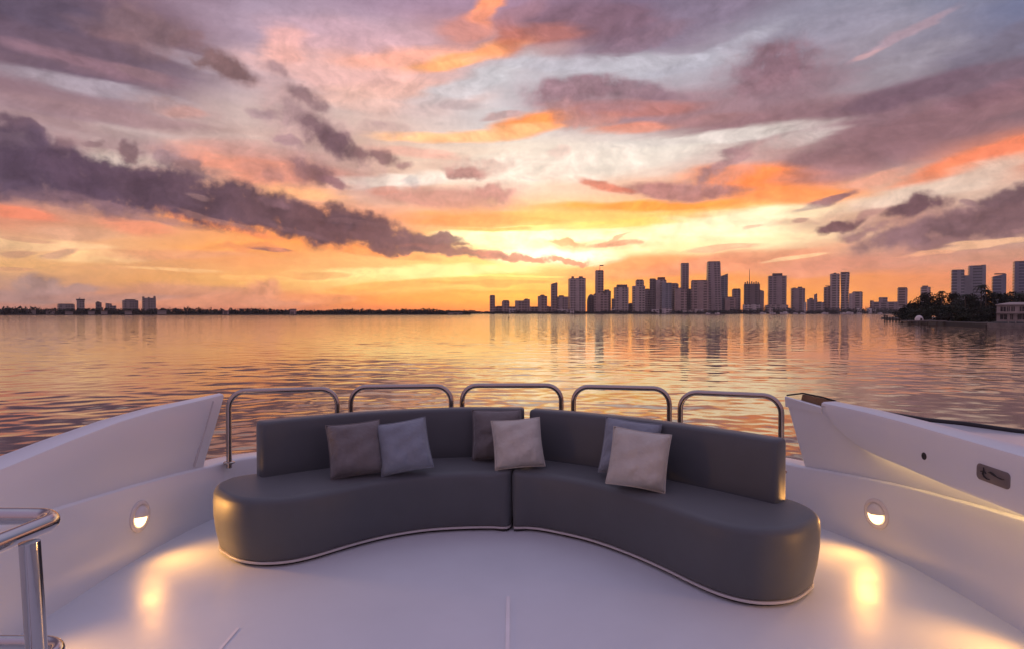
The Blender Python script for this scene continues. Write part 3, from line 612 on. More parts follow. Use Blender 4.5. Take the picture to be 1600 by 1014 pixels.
mb = MB(); mb.rings(rows, True, True); o_ = mb.build('gunwale_beam', M['gelcoat'], brt, angle=40); fix_normals(o_)
# inner face under the beam, closing forward to the raked tip
rows = []
for y in [-6, -3, 0, 1, 2, 3.0, 3.4, 3.8, 4.1, 4.3, 4.45, 4.55, 4.65, 4.75]:
    xb0 = path_at(y, 1) + .03; z0 = zc(y) + .014
    g_ = max(0, min(1, (y - 4.1) / .4))
    t = max(0, (y - 4.3) / .45); yt = y + .14 * t
    xt = (xb0 + .03) * (1 - g_) + (lerp_tab(XB, yt) + .012) * g_
    zt = lerp_tab([(4.1, .74), (4.5, .845), (4.6, .86), (4.9, .885)], yt)
    b_ = Vector((xb0, y, z0)); tp = Vector((xt, yt, zt))
    rows.append([b_ + (tp - b_) * k for k in (0, .25, .5, .75, 1)] + [tp + Vector((.16, 0, .0)), b_ + Vector((.16, 0, 0))])
mb = MB(); mb.rings(rows, True, True); o_ = mb.build('inner_face', M['gelcoat'], brt, angle=40); fix_normals(o_)
# tip block round the fairlead: cheeks with a dark bronze roller throat between them
rows = []
for y in (4.56, 4.62, 4.75, 4.86, 4.895):
    xb = lerp_tab(XB, y); zt = lerp_tab([(4.56, .872), (4.9, .905)], y)
    rows.append([Vector((xb + .010, y, .83)), Vector((xb + .004, y, zt)), Vector((xb + .016, y, zt + .004)), Vector((xb + .022, y, zt - .02)), Vector((xb + .022, y, .83))])
mb = MB(); mb.rings(rows, True, True); o_ = mb.build('fairlead_lip', M['gelcoat'], brt); fix_normals(o_)
rows = []
for y in (4.57, 4.70, 4.87):
    xb = lerp_tab(XB, y) + .15; zt = lerp_tab([(4.56, .912), (4.9, .928)], y)
    rows.append([Vector((xb - .05, y, .84)), Vector((xb - .03, y, zt)), Vector((xb, y, zt)), Vector((xb + .02, y, .84))])
mb = MB(); mb.rings(rows, True, True); o_ = mb.build('fairlead', M['bronze'], brt); fix_normals(o_)
mb = MB(); mb.tube([(lerp_tab(XB, 4.585) + .13, 4.58, .916), (lerp_tab(XB, 4.7) + .14, 4.7, .926), (lerp_tab(XB, 4.88) + .13, 4.88, .934), (lerp_tab(XB, 4.9) + .02, 4.895, .916)], .006, 8)
mb.build('fairlead_rim', M['black'], brt)
# outer ledge with a dark rubbing strip
ed = [Vector(p) for p in ((2.44, 4.34, .872), (2.66, 4.12, .85), (2.88, 4.05, .835), (3.17, 3.97, .80), (3.34, 3.6, .785), (3.42, 2.8, .77), (3.45, 0, .75), (3.45, -6, .75))]
inn = [Vector((lerp_tab(XB, y) + .13, y, z)) for y, z in ((4.34, .872), (4.1, .862), (4.0, .85), (3.8, .84), (3.3, .83), (2.6, .83), (0, .83), (-6, .83))]
mb = MB(); mb.rings([[a, b, b + Vector((0.02, 0, -.06)), a + Vector((0, 0, -.06))] for a, b in zip(inn, ed)], True, True); o_ = mb.build('outer_ledge', M['gelcoat'], brt); fix_normals(o_)
mb = MB(); mb.tube([p + Vector((.012, 0, .006)) for p in ed], .016, 8); mb.build('rubbing_strip', M['black'], brt)
# drain hole, plate with a script emblem
def on_beam(px, py):
    y = 3.5
    for _ in range(20):
        r = ray(px, py); x = lerp_tab(XB, y); t = x / r.x; y = (r * t).y
    return EYE + r * t
def beam_frame(p):
    d = Vector((lerp_tab(XB, p.y - .1) - lerp_tab(XB, p.y + .1), -.2, -.004)).normalized()   # aft along the beam
    n_ = Vector((-1, 0, 0)); n_ = (n_ - d * n_.dot(d)).normalized(); u = n_.cross(d)
    if u.z < 0: u = -u
    return d, u, n_
p = on_beam(1444, 712); d, u, n_ = beam_frame(p)
fr = Matrix.Translation(p) @ n_.to_track_quat('Z', 'Y').to_matrix().to_4x4()
mb = MB(); mb.lathe([(.019, -.01), (.021, .002), (.017, .004), (.013, .001)], 20, fr); mb.build('drain_hole', M['black'], brt)
p = on_beam(1552, 743); d, u, n_ = beam_frame(p)
def rrect(hw, hh, r, k=6):
    o = []
    for cx, cy, a0 in ((hw - r, hh - r, 0), (-hw + r, hh - r, 90), (-hw + r, -hh + r, 180), (hw - r, -hh + r, 270)):
        for i in range(k + 1):
            t = math.radians(a0 + 90 * i / k); o.append((cx + r * math.cos(t), cy + r * math.sin(t)))
    return o
PW, PH = .105, .040
rr = [[p + d * a + u * b + n_ * z for a, b in rrect(PW - q, PH - q, .022)] for q, z in ((0, -.004), (0, .003), (.003, .006))]
mb = MB(); mb.rings(rr, True, True); pl = mb.build('name_plate', M['plate'], brt); fix_normals(pl)
def S(pts): return [p + d * a + u * b + n_ * .0075 for a, b in pts]
mb = MB()
mb.tube(S([(-.055, .028), (-.052, .012), (-.058, -.004), (-.048, -.018), (-.030, -.024), (-.012, -.022)]), [.0015, .004, .005, .004, .003, .0015], 8)
mb.tube(S([(-.072, .004), (-.05, .008), (-.036, .002)]), .003, 8)
mb.tube(S([(-.026, .010), (-.008, .014), (.010, .009), (.030, .003), (.056, .001), (.078, .003)]), [.0015, .006, .006, .003, .003, .001], 8)
mb.build('emblem', M['black'], pl)

# ---- light strip under the gunwale
mb = MB()
pts = [Vector((max(path_at(y, 1) + .02, lerp_tab(XB, y) + .05), y, lerp_tab(ZL, y) + .018)) for y in (2.0, 2.5, 3.0, 3.4, 3.8, 4.05, 4.2)]
mb.tube([q - Vector((.03, 0, .0)) for q in pts], .006, 8)
ls = mb.build('strip_light', M['strip']); tag(ls, 'warm strip light tucked under the overhanging right gunwale', 'strip light')

# ---- courtesy lights
def courtesy(px, py, y, side, label, group='courtesy lights along the coaming'):
    x = path_at(y, side); z = (ony(px, py, y).z if px is not None else .28)
    t = Vector((path_at(y + .05, side) - path_at(y - .05, side), .1, 0)).normalized()
    n_ = Vector((-t.y, t.x, 0)) * (1 if side > 0 else -1)
    if n_.x * side > 0: n_ = -n_
    p = Vector((x, y, z)) + n_ * .002
    u = Vector((0, 0, 1)); d = u.cross(n_)
    root = empty('courtesy_light', p, label, 'courtesy light', group)
    fr = Matrix((( d.x, u.x, n_.x, p.x), (d.y, u.y, n_.y, p.y), (d.z, u.z, n_.z, p.z), (0, 0, 0, 1)))
    mb = MB(); mb.lathe([(.098, -.004), (.098, .004), (.092, .009), (.078, .011), (.070, .006), (.066, .004)], 40, fr); mb.build('bezel', M['bezel'], root)
    # hood: upper dome with a cut just under the middle; lens: the lit half moon below
    def dome(t0, t1, R, hh, base, cut):
        r_ = []
        for i in range(9):
            f = i / 8; ring = []
            for k in range(21):
                a = math.radians(t0 + (t1 - t0) * k / 20)
                ring.append(fr @ Vector((R * math.cos(a) * (1 - f * f * .0) * math.cos(f * PI / 2), R * math.sin(a) * math.cos(f * PI / 2) + cut, base + hh * math.sin(f * PI / 2))))
            r_.append(ring)
        m_ = MB(); m_.rings(r_, False, False); return m_
    dome(8, 172, .066, .040, .005, .0).build('hood', M['bezel'], root)
    lens = []
    for i in range(6):
        f = i / 5
        lens.append([fr @ Vector((.062 * math.cos(math.radians(172 + 196 * k / 24)) * f, .062 * math.sin(math.radians(172 + 196 * k / 24)) * f - .003, .012 - .004 * f)) for k in range(25)])
    m_ = MB(); m_.rings(lens[1:], False, False)
    m_.add([lens[1][k] for k in range(25)], [tuple(range(25))]); m_.build('lens', M['lens'], root)
    li = bpy.data.lights.new('courtesy_lamp', 'SPOT'); lo = bpy.data.objects.new('courtesy_lamp', li); C.objects.link(lo)
    li.energy = 21; li.color = (1, .45, .10); li.spot_size = math.radians(136); li.spot_blend = 1; li.shadow_soft_size = .06
    lo.location = Vector((0, 0, .03)) + n_ * .06; lo.parent = root
    lo.rotation_euler = (-(n_ + Vector((0, -.06, -.40)))).to_track_quat('Z', 'Y').to_euler()
    return root
courtesy(213, 806, 4.03, -1, 'glowing half hooded round lamp on the left coaming wall')
courtesy(1380, 802, 4.16, 1, 'glowing half hooded round lamp on the right coaming wall')
courtesy(None, None, 2.72, -1, 'round lamp further aft on the left coaming wall')
courtesy(None, None, 2.9, 1, 'round lamp further aft on the right coaming wall')

# ---- grab hoops along the bow
HP = [(357, 527), (548, 705), (722, 877), (896, 1046), (1063, 1221)]
HT = [(607.5, 603), (600.5, 599), (598, 598), (599.5, 603), (608, 615)]
HL = ['bow grab hoop nearest the left bulwark, its foot showing', 'bow grab hoop behind the mauve and blue grey pillows, second from the left bulwark',
      'middle bow grab hoop behind the gap between the two sofa halves', 'bow grab hoop behind the stacked pair of pillows on the right sofa half', 'bow grab hoop nearest the fairlead on the right bulwark']
for (xa, xb), (ta, tb), lab in zip(HP, HT, HL):
    A_ = onz(xa, ta + 4, .945); B_ = onz(xb, tb + 4, .945)
    mid = (A_ + B_) / 2
    root = empty('grab_hoop', (mid.x, mid.y, .39), lab, 'grab rail', 'steel grab hoops round the bow')
    dv = (B_ - A_).normalized(); r = .125; path = []
    path.append(Vector((A_.x, A_.y, .36)))
    path.append(Vector((A_.x, A_.y, .6)))
    for k in range(9):
        a = PI - k / 8 * PI / 2; path.append(A_ + dv * (r + r * math.cos(a)) + Vector((0, 0, -r + r * math.sin(a))))
    for k in range(9):
        a = PI / 2 - k / 8 * PI / 2; path.append(B_ + dv * (-r + r * math.cos(a)) + Vector((0, 0, -r + r * math.sin(a))))
    path.append(Vector((B_.x, B_.y, .6)))
    path.append(Vector((B_.x, B_.y, .36)))
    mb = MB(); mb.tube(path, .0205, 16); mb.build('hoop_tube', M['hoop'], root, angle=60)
    for q in (A_, B_):
        mb = MB(); mb.lathe([(.042, .396), (.042, .404), (.036, .409), (.022, .412)], 24, Matrix.Translation((q.x, q.y, 0))); mb.build('base_flange', M['hoop'], root)

# ---- handrail in the near left corner
hr = empty('handrail', (-1.065, 1.42, 0), 'polished tubular handrail with two rails in the near left corner', 'handrail')
def rail(cx, cy, z, near, far, r=.0205):
    c = onz(cx, cy, z); rr_ = .065
    pts = [Vector((far, c.y + .01, z)), Vector((c.x - rr_ - .02, c.y, z))]
    for k in range(1, 9):
        a = PI / 2 - k / 8 * PI / 2
        pts.append(Vector((c.x - rr_ + rr_ * math.cos(a), c.y - rr_ + rr_ * math.sin(a), z)))
    pts.append(Vector((c.x - .012, c.y - .2, z))); pts.append(Vector((c.x - .03, near, z)))
    m_ = MB(); m_.tube(pts, r, 20); return m_, c
m_, c1 = rail(99, 806, 1.05, .15, -2.0); m_.build('top_rail', M['steel'], hr, angle=60)
m_, c2 = rail(110, 1003, .76, .4, -2.0, .016); m_.build('lower_rail', M['steel'], hr, angle=60)
pa_ = onz(46, 846, 1.045); pb_ = Vector((pa_.x + .055, pa_.y, 0))
mb = MB(); mb.tube([pa_, pa_.lerp(pb_, .5), pb_], .0205, 20); mb.build('post', M['steel'], hr)
mb = MB(); mb.lathe([(.05, 0.001), (.05, .008), (.04, .014), (.024, .016)], 24, Matrix.Translation(pb_)); mb.build('base_flange', M['steel'], hr)

# ================================================================== SOFA
SEAT_Z = .425
front_L = [onz(x, y, 0) for x, y in ((797, 831), (740, 831), (680, 834), (640, 839), (600, 846.5), (570, 854), (540, 862.5), (510, 872), (480, 880.5), (450, 886.5), (420, 889), (395, 888.5), (370, 884.5), (352, 877))]
back_rest_L = [onz(x, y, SEAT_Z) for x, y in ((414, 746), (445, 741), (478, 736), (540, 728), (610, 721), (682, 716), (735, 714), (800, 714.5))]
front_R = [onz(x, y, 0) for x, y in ((799, 831), (830, 832), (859, 836.5), (918, 850.5), (977, 871.5), (1032, 896), (1084, 922), (1127, 940), (1174, 951.5), (1214, 953), (1243, 948.5), (1262, 939))]
back_rest_R = [onz(x, y, SEAT_Z) for x, y in ((822, 716), (859, 720), (910, 727), (975, 737), (1040, 749), (1090, 760), (1127, 768), (1170, 778), (1207, 787))]
for lst in (back_rest_L, back_rest_R, front_L, front_R):
    for q in lst: q.z = 0
gap_top = back_rest_R[0]
def offset(pts, dist):
    ns = normals2(pts, False); return [q + n * dist for q, n in zip(pts, ns)]
BT = .125
def seat_outline(side):
    if side < 0:
        f_ = catmull(front_L, 6)
        bk_ = catmull(back_rest_L, 6); bk_ = offset(bk_, -BT if offset(bk_, .1)[10].y < bk_[10].y else BT)
        seam_b = Vector((.095, bk_[-1].y + .01, 0))
        cap = [Vector((-1.80, 3.98, 0)), Vector((-1.905, 4.08, 0)), Vector((-1.955, 4.22, 0)), Vector((-1.93, 4.38, 0)), Vector((-1.81, 4.48, 0))]
        outl = f_ + cap + [q for q in bk_ if q.x > -1.70] + [seam_b]
        return outl[::-1]       # counter clockwise seen from above
    f_ = catmull(front_R, 6)
    bk_ = catmull(back_rest_R, 6); bk_ = offset(bk_, -BT if offset(bk_, .1)[10].y < bk_[10].y else BT)
    cap = [Vector((1.70, 3.525, 0)), Vector((1.735, 3.64, 0)), Vector((1.725, 3.78, 0)), Vector((1.68, 3.88, 0))]
    return f_ + cap + [q for q in bk_[::-1] if q.y > 3.94 and q.x > .14] + [Vector((.107, bk_[0].y, 0))]
def ccw(p):
    A = sum(p[i - 1].x * p[i].y - p[i].x * p[i - 1].y for i in range(len(p)))
    return p if A > 0 else p[::-1]
def sofa(side, label):
    outl = ccw(seat_outline(side))
    corners = []
    pts = resample(outl + [outl[0]], .035)[:-1]
    pts = smooth_closed(pts, 2); nn = normals2(pts)
    cx = sum(q.x for q in pts) / len(pts); cy = sum(q.y for q in pts) / len(pts)
    root = empty('curved_sofa', (cx, cy, 0), label, 'sofa', 'two halves of the curved bow sofa')
    sa, sb = Vector((-.01, 4.53, 0)), Vector((.101, back_rest_R[0].y + .15, 0)); sd = (sb - sa).normalized()
    kk = [min(1, max(.22, (abs((q - sa).cross(sd).z) - .02) / .09)) for q in pts]
    def ring(off, z): return [q + n * (off * (k if off < -.01 or z > .1 else 1)) + Vector((0, 0, z)) for q, n, k in zip(pts, nn, kk)]
    prof = [(-.045, .046), (-.024, .041), (-.020, .05), (.002, .15), (.014, .25), (.016, .34)]
    for k in range(1, 7):
        a = k / 6 * PI / 2; prof.append((.014 - .048 * (1 - math.cos(a)), .377 + .048 * math.sin(a)))
    prof += [(-.09, .427), (-.13, .428)]
    rs = [ring(o_, z) for o_, z in prof]
    mb = MB(); n = len(pts)
    mb.rings(rs, True, False)
    last = (len(rs) - 1) * n; mb.f.append(tuple(last + j for j in range(n)))
    s_ = mb.build('seat', M['vinyl'], root, angle=60)
    # welt line round the top edge and trim round the foot
    mb = MB(); mb.rings([ring(-.05, .0), ring(-.05, .03)], True, False); mb.build('shade_plinth', M['shade_plinth'], root)
    mb = MB(); mb.rings([ring(-.05, .022), ring(-.018, .021), ring(-.015, .024), ring(-.015, .032), ring(-.018, .035), ring(-.05, .036)], True, False); mb.build('base_trim', M['trim'], root, angle=30)
    # backrest
    br = catmull(back_rest_L if side < 0 else back_rest_R, 6)
    if side < 0: br = [q for q in br if q.x < .075] + [Vector((.08, br[-1].y, 0))]
    else: br = [q for q in br if q.x > .125]
    br = resample(br, .03)
    nb = normals2(br, False)
    if nb[len(nb) // 2].y < 0: nb = [-q for q in nb]
    secs = []
    H0, H1, R = SEAT_Z - .02, .80, .022
    def section(q, n, sc_=1., dd=0):
        t = BT; o = []
        for a, b in ((0, H0), (0.004, H0 + .1), (.012, H1 - .1), (.018, H1 - R), (.018 + R * .3, H1 - R * .3), (.018 + R, H1), (t - R + .012, H1 + .002), (t - R * .3 + .012, H1 - R * .3), (t + .012, H1 - R), (t + .012, .3), (t - .01, .06)):
            mid = t / 2 + .01; aa = mid + (a - mid) * sc_
            zz = b - (dd if b > .6 else 0)
            o.append(q + n * aa + Vector((0, 0, zz)))
        return o
    for i, (q, n) in enumerate(zip(br, nb)): secs.append(section(q, n))
    t0 = (br[1] - br[0]).normalized(); t1 = (br[-1] - br[-2]).normalized()
    secs = [section(br[0] - t0 * .016, nb[0], .72, .014), section(br[0] - t0 * .010, nb[0], .9, .005)] + secs + [section(br[-1] + t1 * .010, nb[-1], .9, .005), section(br[-1] + t1 * .016, nb[-1], .72, .014)]
    mb = MB(); mb.rings(secs, True, True); o_ = mb.build('backrest', M['vinyl'], root, angle=45); fix_normals(o_)
    return root
sofa(-1, 'left half of the charcoal curved sofa, under the mauve pillow')
sofa(1, 'right half of the charcoal curved sofa, reaching nearer with its rounded end')

# ---- pillows
def pillow(name, label, px, py, depth_z, size, roll, lean, yaw, m, thick=.098, seed=0, hgt=None):
    rnd = random.Random(seed)
    size *= .95; hgt = hgt or size
    n = 26; V_ = []; idx = {}
    ph = [rnd.uniform(0, 6) for _ in range(6)]
    def pos(u, v, s):
        x = size / 2 * u * (1 - .05 * (1 - v * v)); z = hgt / 2 * v * (1 - .05 * (1 - u * u))
        e = max(0, (1 - u ** 4) * (1 - v ** 4)) ** .62
        wr = 1.5 * (.006 * math.sin(5 * u + 3 * v + ph[0]) * (1 - abs(u)) + .004 * math.sin(9 * v - 4 * u + ph[1]) + .005 * math.sin(7 * (u + v) + ph[2]) * (abs(u * v)) + .004 * math.sin(13 * u - 6 * v + ph[3]) * (v < .1) * abs(v))
        sag = 1 + .12 * (-v)
        y = s * (thick * e * sag + wr * e)
        return Vector((x, y, z - .012 * u * u * (v > .5) * .0))
    mb = MB()
    g = [[pos(-1 + 2 * i / n, -1 + 2 * j / n, -1) for i in range(n + 1)] for j in range(n + 1)]
    h_ = [[pos(-1 + 2 * i / n, -1 + 2 * j / n, 1) for i in range(n + 1)] for j in range(n + 1)]
    R_ = Matrix.Rotation(yaw, 3, 'Z') @ Matrix.Rotation(lean, 3, 'X') @ Matrix.Rotation(roll, 3, 'Y')
    low = min((R_ @ q).z for row in g + h_ for q in row)
    c = EYE + ray(px, py) * depth_z
    loc = Vector((c.x, c.y, SEAT_Z + .004 - low))
    vs = [R_ @ q + loc for row in g for q in row] + [R_ @ q + loc for row in h_ for q in row]
    fs = []; k = (n + 1) ** 2
    for j in range(n):
        for i in range(n):
            a = j * (n + 1) + i
            fs.append((a, a + 1, a + n + 2, a + n + 1)); fs.append((k + a, k + a + n + 1, k + a + n + 2, k + a + 1))
    mb.add(vs, fs)
    root = empty(name, loc, label, 'pillow', 'scatter pillows on the sofa')
    o = mb.build('pillow_cover', m, root, angle=180)
    import bmesh
    bm = bmesh.new(); bm.from_mesh(o.data); bmesh.ops.remove_doubles(bm, verts=bm.verts, dist=1e-5); bmesh.ops.recalc_face_normals(bm, faces=bm.faces); bm.to_mesh(o.data); bm.free()
    ed = []
    for t in range(0, n): ed.append((-1 + 2 * t / n, -1))
    for t in range(0, n): ed.append((1, -1 + 2 * t / n))
    for t in range(0, n): ed.append((1 - 2 * t / n, 1))
    for t in range(0, n + 1): ed.append((-1, 1 - 2 * t / n))
    mb = MB(); mb.tube([R_ @ (pos(u, v, 0) * 1.006) + loc for u, v in ed], .0045, 8); mb.build('piping', m, root, angle=180)
    return root
rd = math.radians
pillow('mauve_pillow', 'mauve brown pillow at the far left of the row, tucked behind the blue grey one', 556, 694, 4.62, .385, rd(-3), rd(-20), rd(22), M['mauve'], seed=1)
pillow('blue_grey_pillow', 'blue grey pillow tilted against the mauve brown pillow', 631, 688, 4.62, .375, rd(-8), rd(-22), rd(12), M['bluegrey'], seed=2)
pillow('taupe_pillow', 'taupe pillow upright behind the beige one by the sofa seam', 777, 677, 4.96, .40, rd(0), rd(-10), rd(3), M['taupe'], seed=3)
pillow('beige_pillow', 'beige pillow lying over the sofa seam in front of the taupe pillow', 809, 691, 4.72, .375, rd(-4), rd(-24), rd(4), M['beige'], seed=4)
pillow('blue_grey_pillow', 'blue grey pillow mostly hidden behind the beige one on the right sofa half', 984, 694, 4.50, .40, rd(5), rd(-16), rd(-20), M['bluegrey'], seed=5)
pillow('beige_pillow', 'beige pillow leaning on a blue grey pillow on the right sofa half', 998, 712, 4.24, .385, rd(6.5), rd(-21), rd(-13), M['beige'], seed=6)

# ================================================================== FAR SHORES
M['land'] = mat('shore_ground', (.05, .045, .04), .9, var=.3, vscale=.05)
M['leaf'] = mat('far_foliage', (.020, .022, .014), .8, var=.5, vscale=.06)
M['leaf_a'] = mat('dark_foliage', (.016, .019, .010), .75, var=.5, vscale=.5)
M['leaf_b'] = mat('green_foliage', (.022, .028, .013), .75, var=.5, vscale=.5)
M['bark'] = mat('bark', (.08, .06, .045), .9, var=.3, vscale=2)
M['conc'] = facade('concrete_tower', (.50, .40, .36), (.13, .105, .095), 8.5, 10.)
M['brown'] = facade('brown_tower', (.42, .30, .26), (.14, .10, .09), 9., 12.)
M['dark'] = facade('dark_tower', (.20, .15, .145), (.07, .055, .055), 8., 8.)
M['mauvet'] = facade('mauve_tower', (.38, .295, .28), (.12, .095, .095), 8., 9.)
M['glass'] = facade('glass_tower', (.26, .26, .28), (.12, .13, .15), 7., 10., .25)
M['glassb'] = facade('blue_glass_tower', (.19, .20, .25), (.10, .11, .16), 7., 12., .2)
M['pale'] = facade('pale_tower', (.66, .57, .53), (.18, .14, .13), 7., 8.)
M['highrise'] = facade('shore_highrise', (.34, .285, .265), (.16, .13, .12), 5.2, 7.)
M['roofm'] = mat('roof_plant', (.13, .10, .10), .8, var=.2, vscale=.2)
M['whitew'] = mat('white_paint', (.72, .66, .62), .5, var=.1, vscale=.3)
M['stucco'] = mat('stucco', (.36, .30, .27), .8, var=.15, vscale=.4)
M['winglass'] = mat('window_glass', (.02, .018, .02), .12, var=.2)
M['rooftile'] = mat('roof_tile', (.16, .11, .09), .8, var=.2, vscale=1.)
M['stone'] = mat('seawall_stone', (.20, .17, .15), .85, var=.3, vscale=.6)
M['timber'] = mat('weathered_timber', (.09, .07, .055), .85, var=.3, vscale=1.5)

def land(name, pts, z, label):
    mb = MB(); n = len(pts)
    mb.add([(x, y, SEA - 1) for x, y in pts] + [(x, y, z) for x, y in pts], [tuple(range(n, 2 * n))] + [(i, (i + 1) % n, n + (i + 1) % n, n + i) for i in range(n)])
    o = mb.build(name, M['land'], smooth=False); fix_normals(o); return tag(o, label, 'shore', kind='structure')
def X(px, D_): return (px - 800) * D_ / F
DL, DC = 1230., 2230.
land('shore_left', [(X(-200, DL), DL), (X(300, DL), DL), (X(600, 1280), 1280), (X(733, 1400), 1400), (X(733, 1500), 1500), (X(-200, 1700), 1700)], SEA + 1.2, 'low dark wooded shore across the bay on the left')
land('shore_city', [(X(690, DC + 200), DC + 200), (X(765, DC), DC), (X(1450, DC), DC), (X(1800, DC), DC), (X(1800, 3600), 3600), (X(690, 3600), 3600)], SEA + 1.5, 'flat shore under the city skyline')

def zpx(py, D_): return EYE.z + (488 - py) * D_ / F
DEPTH = 30.
def prism(x0, x1, ytop, ybot, D_, yaw=0., shape='box', depth=None):
    """a block seen between photo columns x0 and x1; yaw turns it on its own axis"""
    az = math.atan2((x0 + x1) / 2 - 800, F); k0 = math.cos(az)
    W = (x1 - x0) * D_ / F * k0; cx = X((x0 + x1) / 2, D_); z1 = zpx(ytop, D_); z0 = SEA + 1 if ybot is None else zpx(ybot, D_)
    c, s_ = abs(math.cos(yaw)), abs(math.sin(yaw))
    w = W / (c + s_ * .8); dp = max(w * .8, 4); rng_ = D_ / k0 + DEPTH / 2
    R_ = Matrix.Translation((rng_ * math.sin(az), rng_ * math.cos(az), 0)) @ Matrix.Rotation(yaw - az, 4, 'Z')
    kq = rng_ * k0 / D_; w *= kq; z1 = EYE.z + (z1 - EYE.z) * kq
    if ybot is not None: z0 = EYE.z + (z0 - EYE.z) * kq
    mb = MB(); h2, d2 = w / 2, dp / 2
    def quad(z, k=1., dx=0): return [R_ @ Vector((a * h2 * k + dx, b * d2 * k, z)) for a, b in ((-1, -1), (1, -1), (1, 1), (-1, 1))]
    if shape == 'box': mb.rings([quad(z0), quad(z1)], True, True)
    elif shape == 'slant':
        t = quad(z1); 
        for i in (0, 3): t[i].z -= (z1 - z0) * .06
        mb.rings([quad(z0), t], True, True)
    elif shape == 'slantl':
        t = quad(z1)
        for i in (1, 2): t[i].z -= (z1 - z0) * .06
        mb.rings([quad(z0), t], True, True)
    elif shape == 'taper': mb.rings([quad(z0, 1.12), quad(z1 * .5 + z0 * .5, 1.0), quad(z1, .88)], True, True)
    elif shape == 'flare': mb.rings([quad(z0, .92), quad(z0 + (z1 - z0) * .45, .80), quad(z1, 1.0)], True, True)
    elif shape == 'round':
        n = 20; rr_ = [[R_ @ Vector((h2 * math.cos(2 * PI * k / n), d2 * math.sin(2 * PI * k / n), z)) for k in range(n)] for z in (z0, z1)]
        mb.rings(rr_, True, True)
    elif shape == 'dome':
        n = 20; rs_ = []
        zs = z0 + (z1 - z0) * .6
        for k2, z in [(1, z0), (1, zs)] + [(math.cos(t * PI / 2 / 6), zs + (z1 - zs) * math.sin(t * PI / 2 / 6)) for t in range(1, 7)]:
            k2 = max(k2, .02); rs_.append([R_ @ Vector((h2 * k2 * math.cos(2 * PI * k / n), d2 * k2 * math.sin(2 * PI * k / n), z)) for k in range(n)])
        mb.rings(rs_, True, True)
    return mb, cx
def tower(name, label, cat, boxes, D_, m, yaw=.25, group='towers of the city skyline'):
    """boxes: (part, x0, x1, ytop, ybot, shape, material)"""
    b0 = boxes[0]
    root = empty(name, (X((b0[1] + b0[2]) / 2, D_), D_, SEA + 1), label, cat, group)
    for i, bx in enumerate(boxes):
        part, x0, x1, yt, yb = bx[:5]; shape = bx[5] if len(bx) > 5 else 'box'; mm = bx[6] if len(bx) > 6 else m
        if part == 'antenna':
            mb = MB(); xx = X((x0 + x1) / 2, D_); mb.tube([(xx, D_ + 8, zpx(yb, D_)), (xx, D_ + 8, zpx(yt, D_))], [1.3, .7], 6)
        else:
            mb, _ = prism(x0, x1, yt, yb, D_ + (i * .0), yaw, shape)
        o = mb.build(part, mm, root, angle=30); fix_normals(o)
    return root
G = M; RF = M['roofm']
T_ = tower
T_('slab_tower', 'lone slim slab tower at the left end of the city skyline', 'tower', [('wall', 765, 773.5, 462.5, None), ('roof', 766, 773, 461.5, 462.5, 'box', RF)], DC, G['brown'], .2)
T_('apartment_block', 'squat brown block just right of the lone slim slab tower', 'building', [('wall', 784, 796, 471, None), ('roof', 785.5, 795, 469.5, 471, 'box', RF)], DC, G['brown'], .15)
T_('stepped_block', 'wide brown block whose right half steps up, third from the left of the skyline', 'building', [('wall', 804.5, 819, 470, None), ('wing', 818, 828, 468, None), ('roof', 820, 825, 467, 468, 'box', RF)], DC, G['brown'], .1)
T_('low_block', 'long low podium filling the gap beside the stepped brown block', 'building', [('wall', 771, 806, 479.5, None), ('roof', 776, 786, 478.6, 479.5, 'box', RF)], DC + 60, G['brown'], 0, None)
T_('low_block', 'low podium between the stepped block and the small penthouse tower', 'building', [('wall', 826, 862, 479.5, None), ('roof', 846, 858, 478.7, 479.5, 'box', RF)], DC + 60, G['brown'], 0, None)
T_('penthouse_tower', 'short brown tower with a small flat penthouse, left of the slanted top tower', 'tower', [('wall', 840, 855, 463, None), ('penthouse', 844, 851, 461, 463, 'box', RF)], DC, G['brown'], .2)
T_('slanted_tower', 'narrow tower with its roof sloping up to the right', 'tower', [('wall', 860.5, 871, 441.5, None, 'slant')], DC, G['brown'], .1)
T_('apartment_block', 'mid height block with a pale base between the slanted tower and the twin drum tower', 'building', [('wall', 870, 888, 464, None), ('roof', 873, 881, 462, 464, 'box', RF), ('podium', 869, 889, 483, None, 'box', G['pale'])], DC - 10, G['mauvet'], .1)
T_('twin_drum_tower', 'broad grey tower topped by two round drums', 'tower', [('wall', 887.5, 915, 436, None), ('drum', 892.5, 897, 432.5, 436, 'round', RF), ('drum', 904, 911, 432.5, 436, 'round', RF), ('shoulder', 899, 915, 435, None, 'round', G['glass'])], DC, G['conc'], .12)
T_('domed_hall', 'dark domed building low between two tall towers', 'building', [('wall', 917, 930, 460, None, 'dome')], DC + 40, G['dark'], 0)
T_('crane_tower', 'tall square brown tower with a small crane arm on its roof', 'tower', [('wall', 929.5, 943, 424, None), ('roof', 930, 942.5, 423.2, 424, 'box', RF), ('podium', 927, 951, 459.5, None, 'box', G['brown']), ('antenna', 937.5, 937.5, 416, 424), ('crane_arm', 936.5, 943, 415, 416.4, 'box', RF)], DC, G['brown'], .12)
T_('round_tower', 'lower rounded block attached to the right of the crane topped tower', 'tower', [('wall', 942, 954.5, 455, None, 'round'), ('roof', 944, 952, 453, 455, 'round', RF)], DC + 15, G['mauvet'], 0)
T_('shouldered_tower', 'wide shouldered tower with a raised flat top, left of the bright gap of sky', 'tower', [('wall', 958.5, 982, 449.5, None), ('penthouse', 963, 980, 445.5, 449.5, 'box', RF), ('annex', 955.5, 960, 467, None)], DC, G['conc'], .15)
